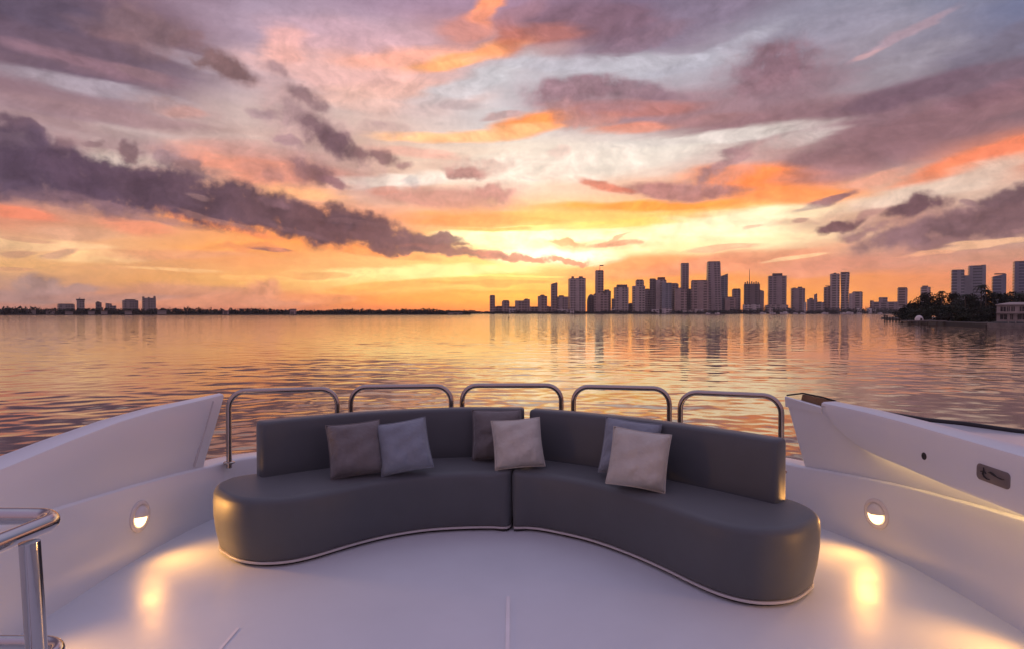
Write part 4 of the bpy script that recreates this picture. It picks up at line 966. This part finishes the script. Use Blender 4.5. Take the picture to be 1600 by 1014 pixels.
T_('low_block', 'low dark block in the bright gap between the shouldered tower and the stepped tower', 'building', [('wall', 981, 989, 475, None), ('roof', 983, 987, 474, 475, 'box', RF)], DC + 30, G['dark'], 0, None)
T_('stepped_tower', 'grey tower stepping up to a narrower blunt crown, right of the bright gap', 'tower', [('wall', 987, 1008, 447.5, None), ('crown', 992.5, 1006, 439, None), ('roof', 994, 1004.5, 437.5, 439, 'box', RF)], DC, G['conc'], .12)
T_('apartment_block', 'half height block wedged between the stepped tower and the dark slab', 'building', [('wall', 1007, 1016, 452.5, None), ('roof', 1009, 1014, 451.5, 452.5, 'box', RF)], DC + 20, G['mauvet'], .1)
T_('dark_slab_tower', 'narrow dark flat topped slab left of the red crowned tower', 'tower', [('wall', 1014.5, 1024.5, 437, None), ('roof', 1015, 1024, 436, 437, 'box', RF)], DC + 10, G['dark'], .08)
M['redroof'] = mat('red_brown_crown', (.20, .07, .06), .7, var=.15, vscale=.2)
T_('red_crowned_tower', 'tower with a dark red brown crown in the middle of the dense cluster', 'tower', [('wall', 1023.5, 1041, 438, None), ('crown', 1027, 1039, 434, 438, 'box', M['redroof'])], DC, G['conc'], .12)
T_('ribbed_tower', 'grey tower with pale vertical ribs right of the red crowned tower', 'tower', [('wall', 1033.5, 1049, 442.5, None), ('rib', 1033.6, 1035.2, 440, None, 'box', G['pale']), ('rib', 1046.5, 1048.5, 444, None, 'box', G['pale'])], DC - 30, G['glass'], .05)
T_('apartment_block', 'flat topped block behind the ribbed tower, left of the tall thin tower', 'building', [('wall', 1047, 1060, 444, None), ('roof', 1049, 1058, 443, 444, 'box', RF)], DC + 20, G['mauvet'], .1)
T_('tall_thin_tower', 'very tall thin dark edged tower, second tallest of the skyline', 'tower', [('wall', 1063, 1076, 413, None), ('roof', 1063.4, 1075.6, 412, 413, 'box', RF)], DC + 50, G['mauvet'], .15)
T_('front_slab_tower', 'plain brown grey slab standing in front of the tall thin tower', 'tower', [('wall', 1053, 1073, 452, None), ('penthouse', 1057, 1064, 450, 452, 'slant', G['pale'])], DC - 40, G['brown'], .08)
T_('low_block', 'narrow infill block between the plain slab and the wide flat tower', 'building', [('wall', 1072, 1081, 452.5, None), ('roof', 1074, 1079, 451.7, 452.5, 'box', RF)], DC + 30, G['dark'], 0, None)
T_('wide_flat_tower', 'wide flat roofed slab left of the tallest tower', 'tower', [('wall', 1079, 1107, 440, None), ('roof', 1080, 1104, 438.6, 440, 'box', RF)], DC - 20, G['brown'], .06)
T_('tallest_tower', 'tallest tower of the skyline with a dark flat top and flared left foot', 'tower', [('wall', 1102.5, 1126.5, 411, None, 'taper'), ('roof', 1104.5, 1124.5, 409.6, 411, 'box', RF)], DC, G['mauvet'], .18)
T_('slender_tower', 'slender tower with a sloping top tucked against the tallest tower', 'tower', [('wall', 1125, 1137, 428.5, None, 'slant'), ('ledge', 1126, 1131, 443, 444.6, 'box', G['pale'])], DC + 10, G['glass'], .1)
T_('low_block', 'low brown block at the foot of the slender sloping tower', 'building', [('wall', 1132, 1150, 465, None), ('roof', 1136, 1143, 464, 465, 'box', RF)], DC - 10, G['brown'], .05, None)
T_('apartment_block', 'plain square tower standing alone left of the spiky crowned building', 'tower', [('wall', 1143, 1157, 453, None), ('roof', 1144.5, 1156, 451.6, 453, 'box', RF)], DC + 20, G['mauvet'], .12)
T_('spiky_crowned_tower', 'dark block with a spiky crown and a tall antenna over a pale podium', 'tower', [('wall', 1161.5, 1187, 444.5, None), ('annex', 1185, 1193.5, 453, None, 'slantl', G['brown']), ('podium', 1160, 1188, 476, None, 'box', G['pale']), ('antenna', 1172, 1172, 421, 444)] +
   [('spike', 1163 + i * 3.4, 1165 + i * 3.4, 441.5 - (i % 2) * 1.2, 444.5, 'box', RF) for i in range(7)], DC, G['dark'], .06)
T_('capped_tower', 'broad dark tower with a narrower flat cap, right of the spiky crowned block', 'tower', [('wall', 1199, 1228.5, 432, None), ('cap', 1206, 1222, 428, 432, 'box', RF), ('podium', 1194, 1231, 477, None, 'box', G['conc'])], DC, G['mauvet'], .08)
T_('bumpy_topped_tower', 'shorter dark tower with a bumpy roofline right of the capped tower', 'tower', [('wall', 1235, 1257.5, 451, None), ('roof', 1238, 1243, 450, 451, 'box', RF), ('roof', 1246, 1253, 448.7, 451, 'box', RF)], DC, G['mauvet'], .12)
T_('spired_block', 'low stepped building with a small pointed spire', 'building', [('wall', 1260.5, 1277, 468, None), ('tower', 1271.5, 1276.5, 459, None, 'slant'), ('roof', 1264, 1270, 466, 468, 'box', RF)], DC, G['mauvet'], .05)
T_('low_block', 'low grey block between the spired building and the twin tapering towers', 'building', [('wall', 1275, 1288, 472.5, None), ('roof', 1278, 1284, 471.8, 472.5, 'box', RF)], DC + 20, G['conc'], 0, None)
T_('apartment_block', 'brown mid height tower clinging to the left of the twin tapering towers', 'tower', [('wall', 1286.5, 1297, 447, None, 'slant'), ('roof', 1289, 1295, 446.6, 447.4, 'box', RF)], DC + 20, G['brown'], .1)
T_('twin_tower', 'left one of the twin tall grey towers, straight sided with a knob on top', 'tower', [('wall', 1296, 1311.5, 429, None), ('roof', 1302, 1306, 427, 429, 'box', RF), ('roof', 1297, 1310.5, 428.4, 429, 'box', RF)], DC, G['conc'], .1)
T_('twin_tower', 'right one of the twin tall grey towers, pinched at its waist under a wide top', 'tower', [('wall', 1312, 1327, 428, None, 'flare'), ('roof', 1312.5, 1326.5, 426, 428, 'box', RF)], DC, G['conc'], .08)
T_('apartment_block', 'grey square block right of the twin tall towers', 'building', [('wall', 1330.5, 1347.5, 457, None), ('roof', 1332, 1346.5, 456, 457, 'box', RF), ('annex', 1326, 1331.5, 459, None, 'box', G['pale'])], DC, G['conc'], .08)
T_('low_block', 'wide low mauve block with a raised middle, left of the wooded island', 'building', [('wall', 1361, 1403, 472, None), ('penthouse', 1372.5, 1386.5, 465, 472, 'box', M['mauvet']), ('wing', 1359, 1365, 470, None)], DC, G['mauvet'], .03, None)
T_('square_tower', 'square brown tower standing alone just left of the wooded island', 'tower', [('wall', 1401.5, 1417.5, 451, None), ('roof', 1402.5, 1416.5, 449.6, 451, 'box', RF)], DC, G['brown'], .08)
T_('round_top_tower', 'grey tower with a rounded top half hidden by the island trees', 'tower', [('wall', 1437.5, 1453.5, 449, None), ('roof', 1440, 1450, 447, 449, 'round', RF)], DC, G['conc'], .1)
DG = 1500.
T_('glass_tower', 'left glass tower over the island trees, lower half of a notched pair', 'tower', [('wall', 1485, 1506, 423, None), ('roof', 1486, 1505, 422.3, 423, 'box', RF), ('link', 1504, 1514, 431, None)], DG, G['glass'], .1)
T_('glass_tower', 'taller glass tower of the notched pair over the island trees', 'tower', [('wall', 1511, 1539.5, 416, None), ('roof', 1532, 1539, 414.6, 416, 'box', RF)], DG + 20, G['glass'], .12)
T_('glass_tower', 'blue glass tower with a curved top standing alone over the house roof', 'tower', [('wall', 1548.5, 1571.5, 429, None, 'slant'), ('roof', 1552, 1570, 428, 429.4, 'box', RF)], DG, G['glassb'], .12)
T_('glass_tower', 'tall blue glass tower cut by the right edge of the photo', 'tower', [('wall', 1581, 1612, 410, None), ('roof', 1582, 1611, 409, 410, 'box', RF)], DG, G['glassb'], .14)
# low waterfront buildings
LOW = [(795, 806, 483, 'pale boathouse under the stepped brown block', 'pale'), (884, 897, 484.5, 'pale terrace at the foot of the twin drum tower', 'pale'), (955, 961, 482, 'small pale pavilion between the rounded block and the shouldered tower', 'pale'),
       (1018, 1030, 484.5, 'pale flat hall at the foot of the dark slab tower', 'pale'), (1034, 1050, 482.5, 'white roofed hall below the ribbed tower', 'pale'), (1066, 1082, 485, 'pale row of sheds below the plain brown slab', 'conc'),
       (1085, 1100, 484.5, 'low grey shed below the wide flat tower', 'conc'), (1196, 1208, 481, 'low pale terrace left of the capped tower podium', 'conc'), (1228, 1236, 482, 'white lodge right of the capped tower', 'pale'),
       (1255, 1260, 473, 'pale narrow chimney like block right of the bumpy topped tower', 'pale'), (1288, 1312, 482, 'low dark hall at the foot of the twin tall towers', 'dark'), (1338, 1346, 481.5, 'white roofed pavilion right of the grey square block', 'whitew'),
       (1354, 1362, 482.5, 'small white house at the left end of the wide mauve block', 'whitew'), (1364, 1369, 481.5, 'tiny white house below the raised middle of the mauve block', 'whitew'), (1404, 1420, 480, 'pale waterside hall below the square brown tower', 'pale')]
for i, (a, b, t, lab, mm) in enumerate(LOW):
    T_('waterfront_building', lab, 'building', [('wall', a, b, t, None), ('roof', a + .6, b - .6, t - .6, t, 'box', RF if i % 3 else M['whitew'])], DC - 60, M[mm], 0, 'low waterfront buildings under the skyline')
# ---- left shore high-rises and houses
LH = [('apartment_block', 'long low apartment block at the left of the far shore group', [('wall', 89.5, 117, 476, None), ('roof', 91, 115, 475, 476, 'box', RF)], 'pale'),
      ('narrow_highrise', 'narrow pale high rise flaring at its top, right of the long low block', [('wall', 120, 132.5, 469, None), ('roof', 119, 133.2, 467.5, 469.6, 'box', RF), ('antenna', 121, 121, 465, 468)], 'conc'),
      ('small_highrise', 'small dark high rise between the narrow pale one and the sloping one', [('wall', 149.5, 159, 473, None), ('roof', 151, 156, 471.5, 473, 'box', RF)], 'dark'),
      ('sloping_block', 'pale block with a sloping roofline in the middle of the far shore group', [('wall', 165, 175, 474, None, 'slantl'), ('wing', 173, 182, 478, None)], 'conc'),
      ('wide_highrise', 'wide grey green high rise left of the crenellated one', [('wall', 191, 216.5, 469.5, None), ('roof', 195, 212, 468, 469.5, 'box', RF)], 'conc'),
      ('crenellated_highrise', 'tallest high rise on the left shore with corner turrets on its roof', [('wall', 222, 244, 466, None), ('turret', 222.5, 226, 463.8, 466, 'box', RF), ('turret', 231, 234, 464.6, 466, 'box', RF), ('turret', 240, 243.5, 463.4, 466, 'box', RF)], 'mauvet')]
for nm, lab, bx, mm in LH: T_(nm, lab, 'high rise', bx, 1420., M['dark' if mm == 'dark' else 'highrise'], .12, 'high rises on the left shore')
HS = [(12, 22, 485, 'small dark house at the left edge of the far shore'), (42, 56, 485, 'wide grey house left of the long low apartment block'), (72, 86, 486, 'pale twin roofed house under the long low apartment block'), (102, 114, 487.2, 'low pale boathouse under the long low apartment block'),
      (138, 148, 486.5, 'pale flat house under the small dark high rise'), (158, 168, 486, 'pale cottage under the sloping roofed block'), (195, 206, 486, 'cottage under the wide grey green high rise'), (246, 260, 485.5, 'pale house right of the crenellated high rise'),
      (348, 358, 485.5, 'lone pale house among the trees left of the shore pavilion'), (453, 463, 483, 'flat roofed pavilion above the trees of the left shore'), (700, 722, 489, 'row of low pale sheds near the end of the left shore')]
for a, b, t, lab in HS:
    T_('shore_house', lab, 'house', [('wall', a, b, t + 1.2, None), ('roof', a - .6, b + .6, t, t + 1.2, 'taper', M['rooftile'])], 1246., M['brown'] if a > 300 else M['stucco'], 0, 'houses along the left shore')

# ---- far tree belts (each reads as one mass)
def leaves(mb, c, r, n, size, rnd, flat=1.):
    for _ in range(n):
        while True:
            q = Vector((rnd.uniform(-1, 1), rnd.uniform(-1, 1), rnd.uniform(-1, 1)))
            if .25 < q.length < 1: break
        p = Vector((c[0] + q.x * r[0], c[1] + q.y * r[1], c[2] + q.z * r[2]))
        a = Vector((rnd.gauss(0, 1), rnd.gauss(0, 1), rnd.gauss(0, .7))).normalized(); b = a.orthogonal().normalized()
        t = rnd.uniform(0, 6.28); b = Matrix.Rotation(t, 3, a) @ b; d_ = a.cross(b); s_ = size * rnd.uniform(.6, 1.4)
        mb.add([p - b * s_, p + d_ * s_ * .55, p + b * s_, p - d_ * s_ * .55], [(0, 1, 2, 3)])
def belt(name, label, x0, x1, D0, D1, hfun, seed, n, size):
    rnd = random.Random(seed); mb = MB()
    for i in range(n):
        t = (i + rnd.random()) / n; px = x0 + (x1 - x0) * t; D_ = D0 + (D1 - D0) * t + rnd.uniform(0, 45)
        h_ = hfun(px) * rnd.uniform(.65, 1.15)
        rx = rnd.uniform(4, 9) * D_ / 1230
        leaves(mb, (X(px, D_), D_, SEA + 1.2 + h_ * .55), (rx, 4, h_ * .5), 34, size * D_ / 1230, rnd)
        leaves(mb, (X(px, D_), D_, SEA + 1.2 + h_ * .2), (rx * 1.1, 4, h_ * .25), 16, size * 1.2 * D_ / 1230, rnd)
    o = mb.build(name, M['leaf'], smooth=False); tag(o, label, 'woods', kind='stuff')
belt('wooded_shore', 'dark belt of trees along the left shore across the bay', -40, 735, 1229, 1392, lambda p: 12.5 - p * .0055 + 1.4 * math.sin(p * .05) + 1.2 * math.sin(p * .021 + 1), 5, 340, 1.9)
belt('waterfront_trees', 'low dark trees along the water under the skyline', 690, 1440, DC - 75, DC - 75, lambda p: 8.5 + (10 if 1140 < p < 1240 or 1290 < p < 1420 else 0) + 2.5 * math.sin(p * .08), 6, 280, 1.3)
land('quay', [(X(725, DC - 100), DC - 100), (X(1440, DC - 100), DC - 100), (X(1440, DC + 5), DC + 5), (X(725, DC + 5), DC + 5)], SEA + 1.1, 'dark quay along the city waterfront')
land('foreshore', [(X(-60, 1222), 1222), (X(300, 1222), 1222), (X(600, 1272), 1272), (X(735, 1392), 1392), (X(735, 1410), 1410), (X(-60, 1240), 1240)], SEA + .9, 'thin dark foreshore at the waterline on the left')

# ---- moored boats along the city quay
def boat(px, D_, length, label, flip=1):
    x = X(px, D_); root = empty('motor_yacht', (x, D_, SEA), label, 'boat', 'white boats moored along the city quay')
    l = length; hb = l * .14
    st = [(-.5, .8, .0), (-.2, 1, 0), (.2, .95, .02), (.42, .55, .06), (.5, .05, .09)]
    rs_ = []
    for t, w_, up in st:
        xx = x + flip * t * l; rs_.append([(xx, D_ - hb * w_ * .7, SEA - .2), (xx, D_ - hb * w_, SEA + l * (.11 + up)), (xx, D_ + hb * w_, SEA + l * (.11 + up)), (xx, D_ + hb * w_ * .7, SEA - .2)])
    mb = MB(); mb.rings(rs_, True, True); o = mb.build('hull', M['whitew'], root, angle=30); fix_normals(o)
    mb = MB(); mb.rings([[(x + flip * a * l, D_ - hb * .7, z), (x + flip * b * l, D_ - hb * .7, z), (x + flip * b * l, D_ + hb * .7, z), (x + flip * a * l, D_ + hb * .7, z)] for a, b, z in ((-.38, .22, SEA + l * .1), (-.36, .14, SEA + l * .2), (-.3, .05, SEA + l * .205), (-.28, .0, SEA + l * .27))], True, True)
    o = mb.build('cabin', M['whitew'], root, angle=30); fix_normals(o)
    mb = MB(); mb.box(x - l * .34, x + l * .15, D_ - hb * .74, D_ - hb * .705, SEA + l * .135, SEA + l * .17); mb.build('window', M['winglass'], root)
for px, ln, lab, fl in ((1106, 11, 'small white boat under the wide flat tower', 1), (1121, 12, 'white boat under the right edge of the tallest tower', -1), (1192, 15, 'white boat standing in for a lit lamp left of the capped tower podium', 1), (1207, 15, 'white boat standing in for a lit lamp under the left corner of the capped tower', 1),  # the two boats left of the capped tower stand in for lit lamps
                        (1225, 20, 'long white boat under the right corner of the capped tower', -1), (1243, 12, 'small white boat under the bumpy topped tower', 1), (1254, 12, 'white boat just right of the bumpy topped tower', 1), (1289, 16, 'white boat under the brown tower beside the twin towers', 1),
                        (1317, 13, 'white boat under the right twin tower', -1), (1327, 19, 'large white boat right of the twin towers', 1), (1343, 12, 'white boat under the grey square block', 1), (1375, 12, 'white boat under the raised middle of the mauve block', -1)):
    boat(px, DC - 112, ln * 1.35, lab, fl)

# ================================================================== WOODED ISLAND ON THE RIGHT
shore = [(1403, 501.2), (1440, 504.5), (1475, 508.5), (1540, 512), (1600, 513.5), (1680, 515)]
SP = [onz(a, b, SEA) for a, b in shore]
land('island_shore', [(q.x, q.y) for q in SP] + [(430, 260), (480, 620), (300, 520)], SEA + 1.5, 'low ground of the wooded island on the right')
# seawall
mb = MB(); ring = []
for q in SP: ring.append([(q.x, q.y - 1.2, SEA - .5), (q.x, q.y - .8, SEA + 1.62), (q.x + .3, q.y + .5, SEA + 1.64), (q.x + .3, q.y + .5, SEA - .5)])
mb.rings(ring, True, True); o = mb.build('seawall', M['stone'], angle=30); fix_normals(o); tag(o, 'dark stone seawall along the front of the wooded island', 'seawall')
# dock with pilings, off the island's left point
D_ = 372.
dk = empty('dock', (X(1395, D_), D_, SEA), 'small dark timber dock with pilings off the left point of the island', 'dock')
mb = MB(); mb.box(X(1385, D_), X(1412, D_), D_ - 1.5, D_ + 1.5, SEA + 1.05, SEA + 1.3); mb.build('deck_boards', M['timber'], dk, smooth=False)
for px, tp in ((1379.5, 4.0), (1383, 3.4), (1387.5, 2.4), (1392, 2.9), (1397, 2.1), (1402, 2.5), (1406.5, 2.0)):
    mb = MB(); x = X(px, D_); mb.tube([(x, D_ - 1.9, SEA - 1), (x, D_ - 1.9, SEA + tp)], .38, 8); mb.build('piling', M['timber'], dk)
mb = MB(); mb.box(X(1378.8, D_), X(1384.5, D_), D_ - 2, D_ - .4, SEA + 3.3, SEA + 3.6); mb.build('cross_beam', M['timber'], dk, smooth=False)
# pale landing stage in front of the seawall
D_ = 272.
ls_ = empty('landing_stage', (X(1467, D_), D_, SEA), 'pale flat landing stage along the seawall left of the house', 'landing stage')
mb = MB(); mb.box(X(1414, D_), X(1475, D_), D_ - 2, D_ + 3, SEA + 1.7, SEA + 2.05); mb.build('deck_slab', M['stone'], ls_, smooth=False)
for px in (1418, 1432, 1446, 1460, 1473):
    mb = MB(); x = X(px, D_); mb.tube([(x, D_ - 1.7, SEA - 1), (x, D_ - 1.7, SEA + 1.75)], .3, 8); mb.build('piling', M['timber'], ls_)
# white garden tent by the landing stage
D_ = 288.; xx = X(1436, D_)
tn = empty('garden_tent', (xx, D_, SEA + 1.5), 'small white dome shaped tent by the landing stage', 'tent')
rs_ = []
for k2, z in ((1, 0), (.98, .8), (.8, 1.7), (.45, 2.3), (.05, 2.5)):
    rs_.append([(xx + 1.7 * k2 * math.cos(2 * PI * k / 14), D_ + 1.7 * k2 * math.sin(2 * PI * k / 14), SEA + 1.6 + z) for k in range(14)])
mb = MB(); mb.rings(rs_, True, True); o = mb.build('canvas', M['whitew'], tn); fix_normals(o)
mb = MB(); mb.box(xx - .5, xx + .4, D_ - 1.78, D_ - 1.66, SEA + 1.6, SEA + 2.9); mb.build('door_flap', M['timber'], tn, smooth=False)

def tree(px, ytop, wpx, D_, label, m, seed, dense=1.):
    rnd = random.Random(seed); x = X(px, D_); g0 = SEA + 1.4; ht = zpx(ytop, D_) - g0; w_ = wpx * D_ / F / 2
    root = empty('broadleaf_tree', (x, D_, g0), label, 'tree', 'trees on the wooded island')
    mb = MB(); top = Vector((x + rnd.uniform(-.5, .5), D_, g0 + ht * .55))
    mb.tube([(x, D_, g0 - .3), (x + rnd.uniform(-.3, .3), D_, g0 + ht * .25), top], [.5, .38, .22], 8)
    cl = []
    for k in range(int(11 * dense)):
        a = rnd.uniform(0, 2 * PI); rr_ = math.sqrt(rnd.random()) * w_ * .8; zz = g0 + ht * rnd.uniform(.18, .88)
        sh = 1 - .55 * max(0, (zz - g0) / ht - .5) * 2
        c = Vector((x + rr_ * math.cos(a) * sh, D_ + rr_ * math.sin(a) * sh, zz)); cl.append(c)
        mb.tube([top - Vector((0, 0, ht * .2)), top.lerp(c, .5), c], [.18, .12, .05], 5)
    cl.append(Vector((x, D_, g0 + ht * .86)))
    mb.build('trunk', M['bark'], root)
    mb = MB()
    for c in cl:
        s_ = rnd.uniform(.28, .5) * w_ + .6
        leaves(mb, c, (s_, s_, min(s_ * .8, ht * .16 + .3)), 150, .42, rnd)
    mb.build('crown', m, root, smooth=False)
def palm(px, ytop, D_, label, seed, spread=2.6):
    rnd = random.Random(seed); x = X(px, D_); g0 = SEA + 1.4; ht = zpx(ytop, D_) - g0 - 1.2
    root = empty('palm_tree', (x, D_, g0), label, 'palm tree', 'palms on the wooded island')
    ln = rnd.uniform(-.6, .6); top = Vector((x + ln, D_, g0 + ht))
    mb = MB(); mb.tube([(x, D_, g0 - .3), (x + ln * .3, D_, g0 + ht * .5), top], [.32, .24, .2], 8); mb.build('trunk', M['bark'], root)
    mb = MB()
    for k in range(22):
        a = 2 * PI * k / 22 + rnd.uniform(-.15, .15); up = rnd.uniform(-.3, 1.0); L_ = spread * rnd.uniform(.8, 1.15)
        prev = None; d0 = Vector((math.cos(a), math.sin(a), 0))
        for t in range(7):
            f = t / 6; p = top + d0 * L_ * f * (1 - .12 * f) + Vector((0, 0, L_ * (up * f * .7 - f * f * (.75 + .3 * up))))
            if prev is not None:
                side = d0.cross(Vector((0, 0, 1))); wd = .5 * math.sin(PI * min(.95, f + .1)) + .06
                for sgn in (-1, 1):
                    q = side * sgn * wd + Vector((0, 0, -.25 * wd))
                    mb.add([prev, p, p + q + d0 * .15, prev + q * .9 + d0 * .05], [(0, 1, 2, 3)])
            prev = p
    mb.build('crown', M['leaf_b'], root, smooth=False)
A_, B_ = M['leaf_a'], M['leaf_b']
TR = [(1411, 483, 26, 380, 'small dark tree on the left point of the island, nearest the dock', A_), (1424, 474, 34, 372, 'dark rounded tree second from the island point', A_), (1438, 464, 34, 360, 'leafy tree covering the foot of the round topped tower', A_), (1450, 456, 28, 350, 'tall dark tree right of the round topped tower', A_),
      (1464, 460, 32, 345, 'wide tree in the left half of the island wood, left of the slim palm', A_), (1484, 458, 30, 335, 'dark tree right of the slim palm, under the left glass tower', A_), (1501, 466, 34, 325, 'lower tree in the dip under the notched glass pair', B_), (1520, 460, 34, 312, 'tree left of the tall shaggy palm', A_),
      (1546, 458, 36, 305, 'broad tree right of the tall shaggy palm, under the lone blue glass tower', A_), (1567, 459, 32, 300, 'tree directly behind the left end of the house roof', A_), (1590, 457, 40, 300, 'tree behind the house at the right edge', A_), (1615, 455, 40, 300, 'tree behind the house beyond the right edge', A_),
      (1432, 483, 44, 335, 'low bushy tree behind the white tent', B_), (1464, 478, 46, 300, 'pale green bushy tree in front, right of the white tent', B_), (1495, 478, 46, 292, 'bushy low tree in front in the middle of the island', B_), (1522, 482, 40, 282, 'bushy low tree at the water left of the house', A_), (1547, 480, 36, 285, 'dark low tree against the left wall of the house', A_),
      (1480, 490, 30, 288, 'rounded shrub like tree just above the landing stage end', A_), (1508, 492, 30, 276, 'small rounded tree behind the seawall midway to the house', B_), (1537, 492, 28, 268, 'small tree behind the seawall nearest the house', A_)]
TR += [(1455, 474, 40, 352, 'dense dark tree filling the wood behind the white tent', A_), (1476, 470, 40, 340, 'dense dark tree under the slim palm', A_), (1497, 474, 44, 320, 'dense tree in the dip, behind the middle bushy tree', A_), (1525, 472, 44, 308, 'dense dark tree at the foot of the tall shaggy palm', A_),
       (1556, 470, 44, 298, 'dense dark tree just left of the house roof', A_), (1582, 466, 44, 296, 'dense dark tree over the middle of the house roof', A_), (1446, 490, 36, 330, 'low shrub like tree between the tent and the landing stage', A_), (1418, 490, 30, 368, 'low dark shrub like tree at the foot of the dock', A_)]
for i, (px, yt, w_, d_, lab, m) in enumerate(TR): tree(px, yt, w_, d_, lab, m, 100 + i)
palm(1471, 452, 322, 'slim palm rising from the middle of the island wood', 61, 2.2)
palm(1532, 442.5, 300, 'tall shaggy palm in front of the notched glass pair', 62, 4.0)
palm(1540, 450, 296, 'shorter palm leaning beside the tall shaggy palm', 63, 2.8)
palm(1508, 457, 300, 'palm between the slim palm and the tall shaggy palm', 64, 2.6)
palm(1594, 455, 285, 'palm over the house roof at the right edge', 65, 2.8)

# house, its front turned towards the bay
D_ = 246.
HA = math.atan2(757, F); HC = Vector((X(1557, D_), D_, 0)); HU = Vector((math.cos(HA), -math.sin(HA), 0)); HV = Vector((math.sin(HA), math.cos(HA), 0))
HM = Matrix(((HU.x, HV.x, 0, HC.x), (HU.y, HV.y, 0, HC.y), (0, 0, 1, 0), (0, 0, 0, 1)))
def Wn(p):                       # metres along the front where photo column p crosses it
    r = Vector(((p - 800) / F, 1, 0)); t = HC.dot(HV) / r.dot(HV); return (r * t - HC).dot(HU)
hx1 = Wn(1650); zb = SEA + 2.0; zt = zpx(477.5, D_)
ho = empty('waterfront_house', (HC.x, HC.y, zb), 'two storey pale house with dark windows behind the seawall at the right edge', 'house')
zm = zb + (zt - zb) * .52
ups = [(1563, 1571.5), (1573, 1577.5), (1580, 1585.5), (1593, 1600), (1606, 1613), (1622, 1630)]
dns = [(1562.5, 1573.5), (1578.5, 1583), (1590, 1604), (1610, 1622)]
mb = MB()
def storey(z0, z1, s0, s1, wins):
    mb.box(0, hx1, 0, .35, z0, s0, HM); mb.box(0, hx1, 0, .35, s1, z1, HM)
    e = 0
    for a, b in wins: mb.box(e, Wn(a), 0, .35, s0, s1, HM); e = Wn(b)
    mb.box(e, hx1, 0, .35, s0, s1, HM)
storey(zb, zm, zb + .7, zm - .55, dns); storey(zm, zt, zm + .55, zt - .55, ups)
mb.box(0, .35, .36, 11.5, zb, zt, HM); mb.box(0, hx1, 11.6, 12, zb, zt, HM)
mb.build('wall', M['stucco'], ho, smooth=False)
for lst, s0, s1 in ((dns, zb + .7, zm - .55), (ups, zm + .55, zt - .55)):
    for a, b in lst:
        m_ = MB(); m_.box(Wn(a), Wn(b), .15, .22, s0, s1, HM); f_ = m_.build('window', M['winglass'], ho, smooth=False)
        m_ = MB(); xm = (Wn(a) + Wn(b)) / 2; m_.box(xm - .08, xm + .08, .08, .146, s0, s1, HM); m_.build('mullion', M['stucco'], f_, smooth=False)
m_ = MB(); m_.box(-.2, hx1, -1.1, -.01, zm - .18, zm + .12, HM); m_.build('balcony', M['stucco'], ho, smooth=False)
for a in (1575.6, 1587, 1606):
    m_ = MB(); m_.box(Wn(a) - .18, Wn(a) + .18, -1.05, -.7, zb - .5, zm - .19, HM); m_.build('column', M['stucco'], ho, smooth=False)
m_ = MB()
m_.rings([[HM @ Vector(q) for q in r_] for r_ in ([(-.4, -.5, zt + .02), (hx1, -.5, zt + .02), (hx1, 12.4, zt + .02), (-.4, 12.4, zt + .02)], [(-.4, -.5, zt + .35), (hx1, -.5, zt + .35), (hx1, 12.4, zt + .35), (-.4, 12.4, zt + .35)], [(4, 5, zt + 1.2), (hx1, 5, zt + 1.2), (hx1, 7, zt + 1.2), (4, 7, zt + 1.2)])], True, True)
o = m_.build('roof', M['stucco'], ho, smooth=False); fix_normals(o)
# channel marker in the bay
p = onz(795, 499.5, SEA)
mk = empty('channel_marker', p, 'tiny dark channel marker post standing in the bay left of the skyline', 'marker')
mb = MB(); mb.tube([(p.x, p.y, SEA - 1), (p.x, p.y, SEA + 1.6)], .18, 8); mb.build('post', M['timber'], mk)
mb = MB(); mb.box(p.x - .5, p.x + .5, p.y - .26, p.y - .19, SEA + 1.1, SEA + 2.0); mb.build('board', M['timber'], mk, smooth=False)

HAZE = .00005
if HAZE:
    mb = MB(); mb.box(-3000, 3000, -60, 3700, SEA - 2.2, 260); hz = mb.build('haze', None, smooth=False)
    hm = bpy.data.materials.new('air'); hm.use_nodes = True; hn = hm.node_tree; hn.nodes.clear()
    pv = N(hn, 'ShaderNodeVolumePrincipled'); pv.inputs['Color'].default_value = (.9, .86, .86, 1); pv.inputs['Density'].default_value = HAZE; pv.inputs['Anisotropy'].default_value = .3
    ho_ = N(hn, 'ShaderNodeOutputMaterial'); hn.links.new(pv.outputs[0], ho_.inputs['Volume'])
    hz.data.materials.clear(); hz.data.materials.append(hm); tag(hz, 'thin warm sunset haze over the bay', 'haze', kind='stuff')

# ================================================================== render settings
sc.view_settings.view_transform = 'Standard'; sc.view_settings.look = 'None'; sc.view_settings.exposure = 0; sc.view_settings.gamma = 1
sc.render.engine = 'CYCLES'
sc.cycles.use_denoising = True; sc.cycles.use_adaptive_sampling = True; sc.cycles.adaptive_threshold = .025
sc.cycles.max_bounces = 6; sc.cycles.sample_clamp_indirect = 6
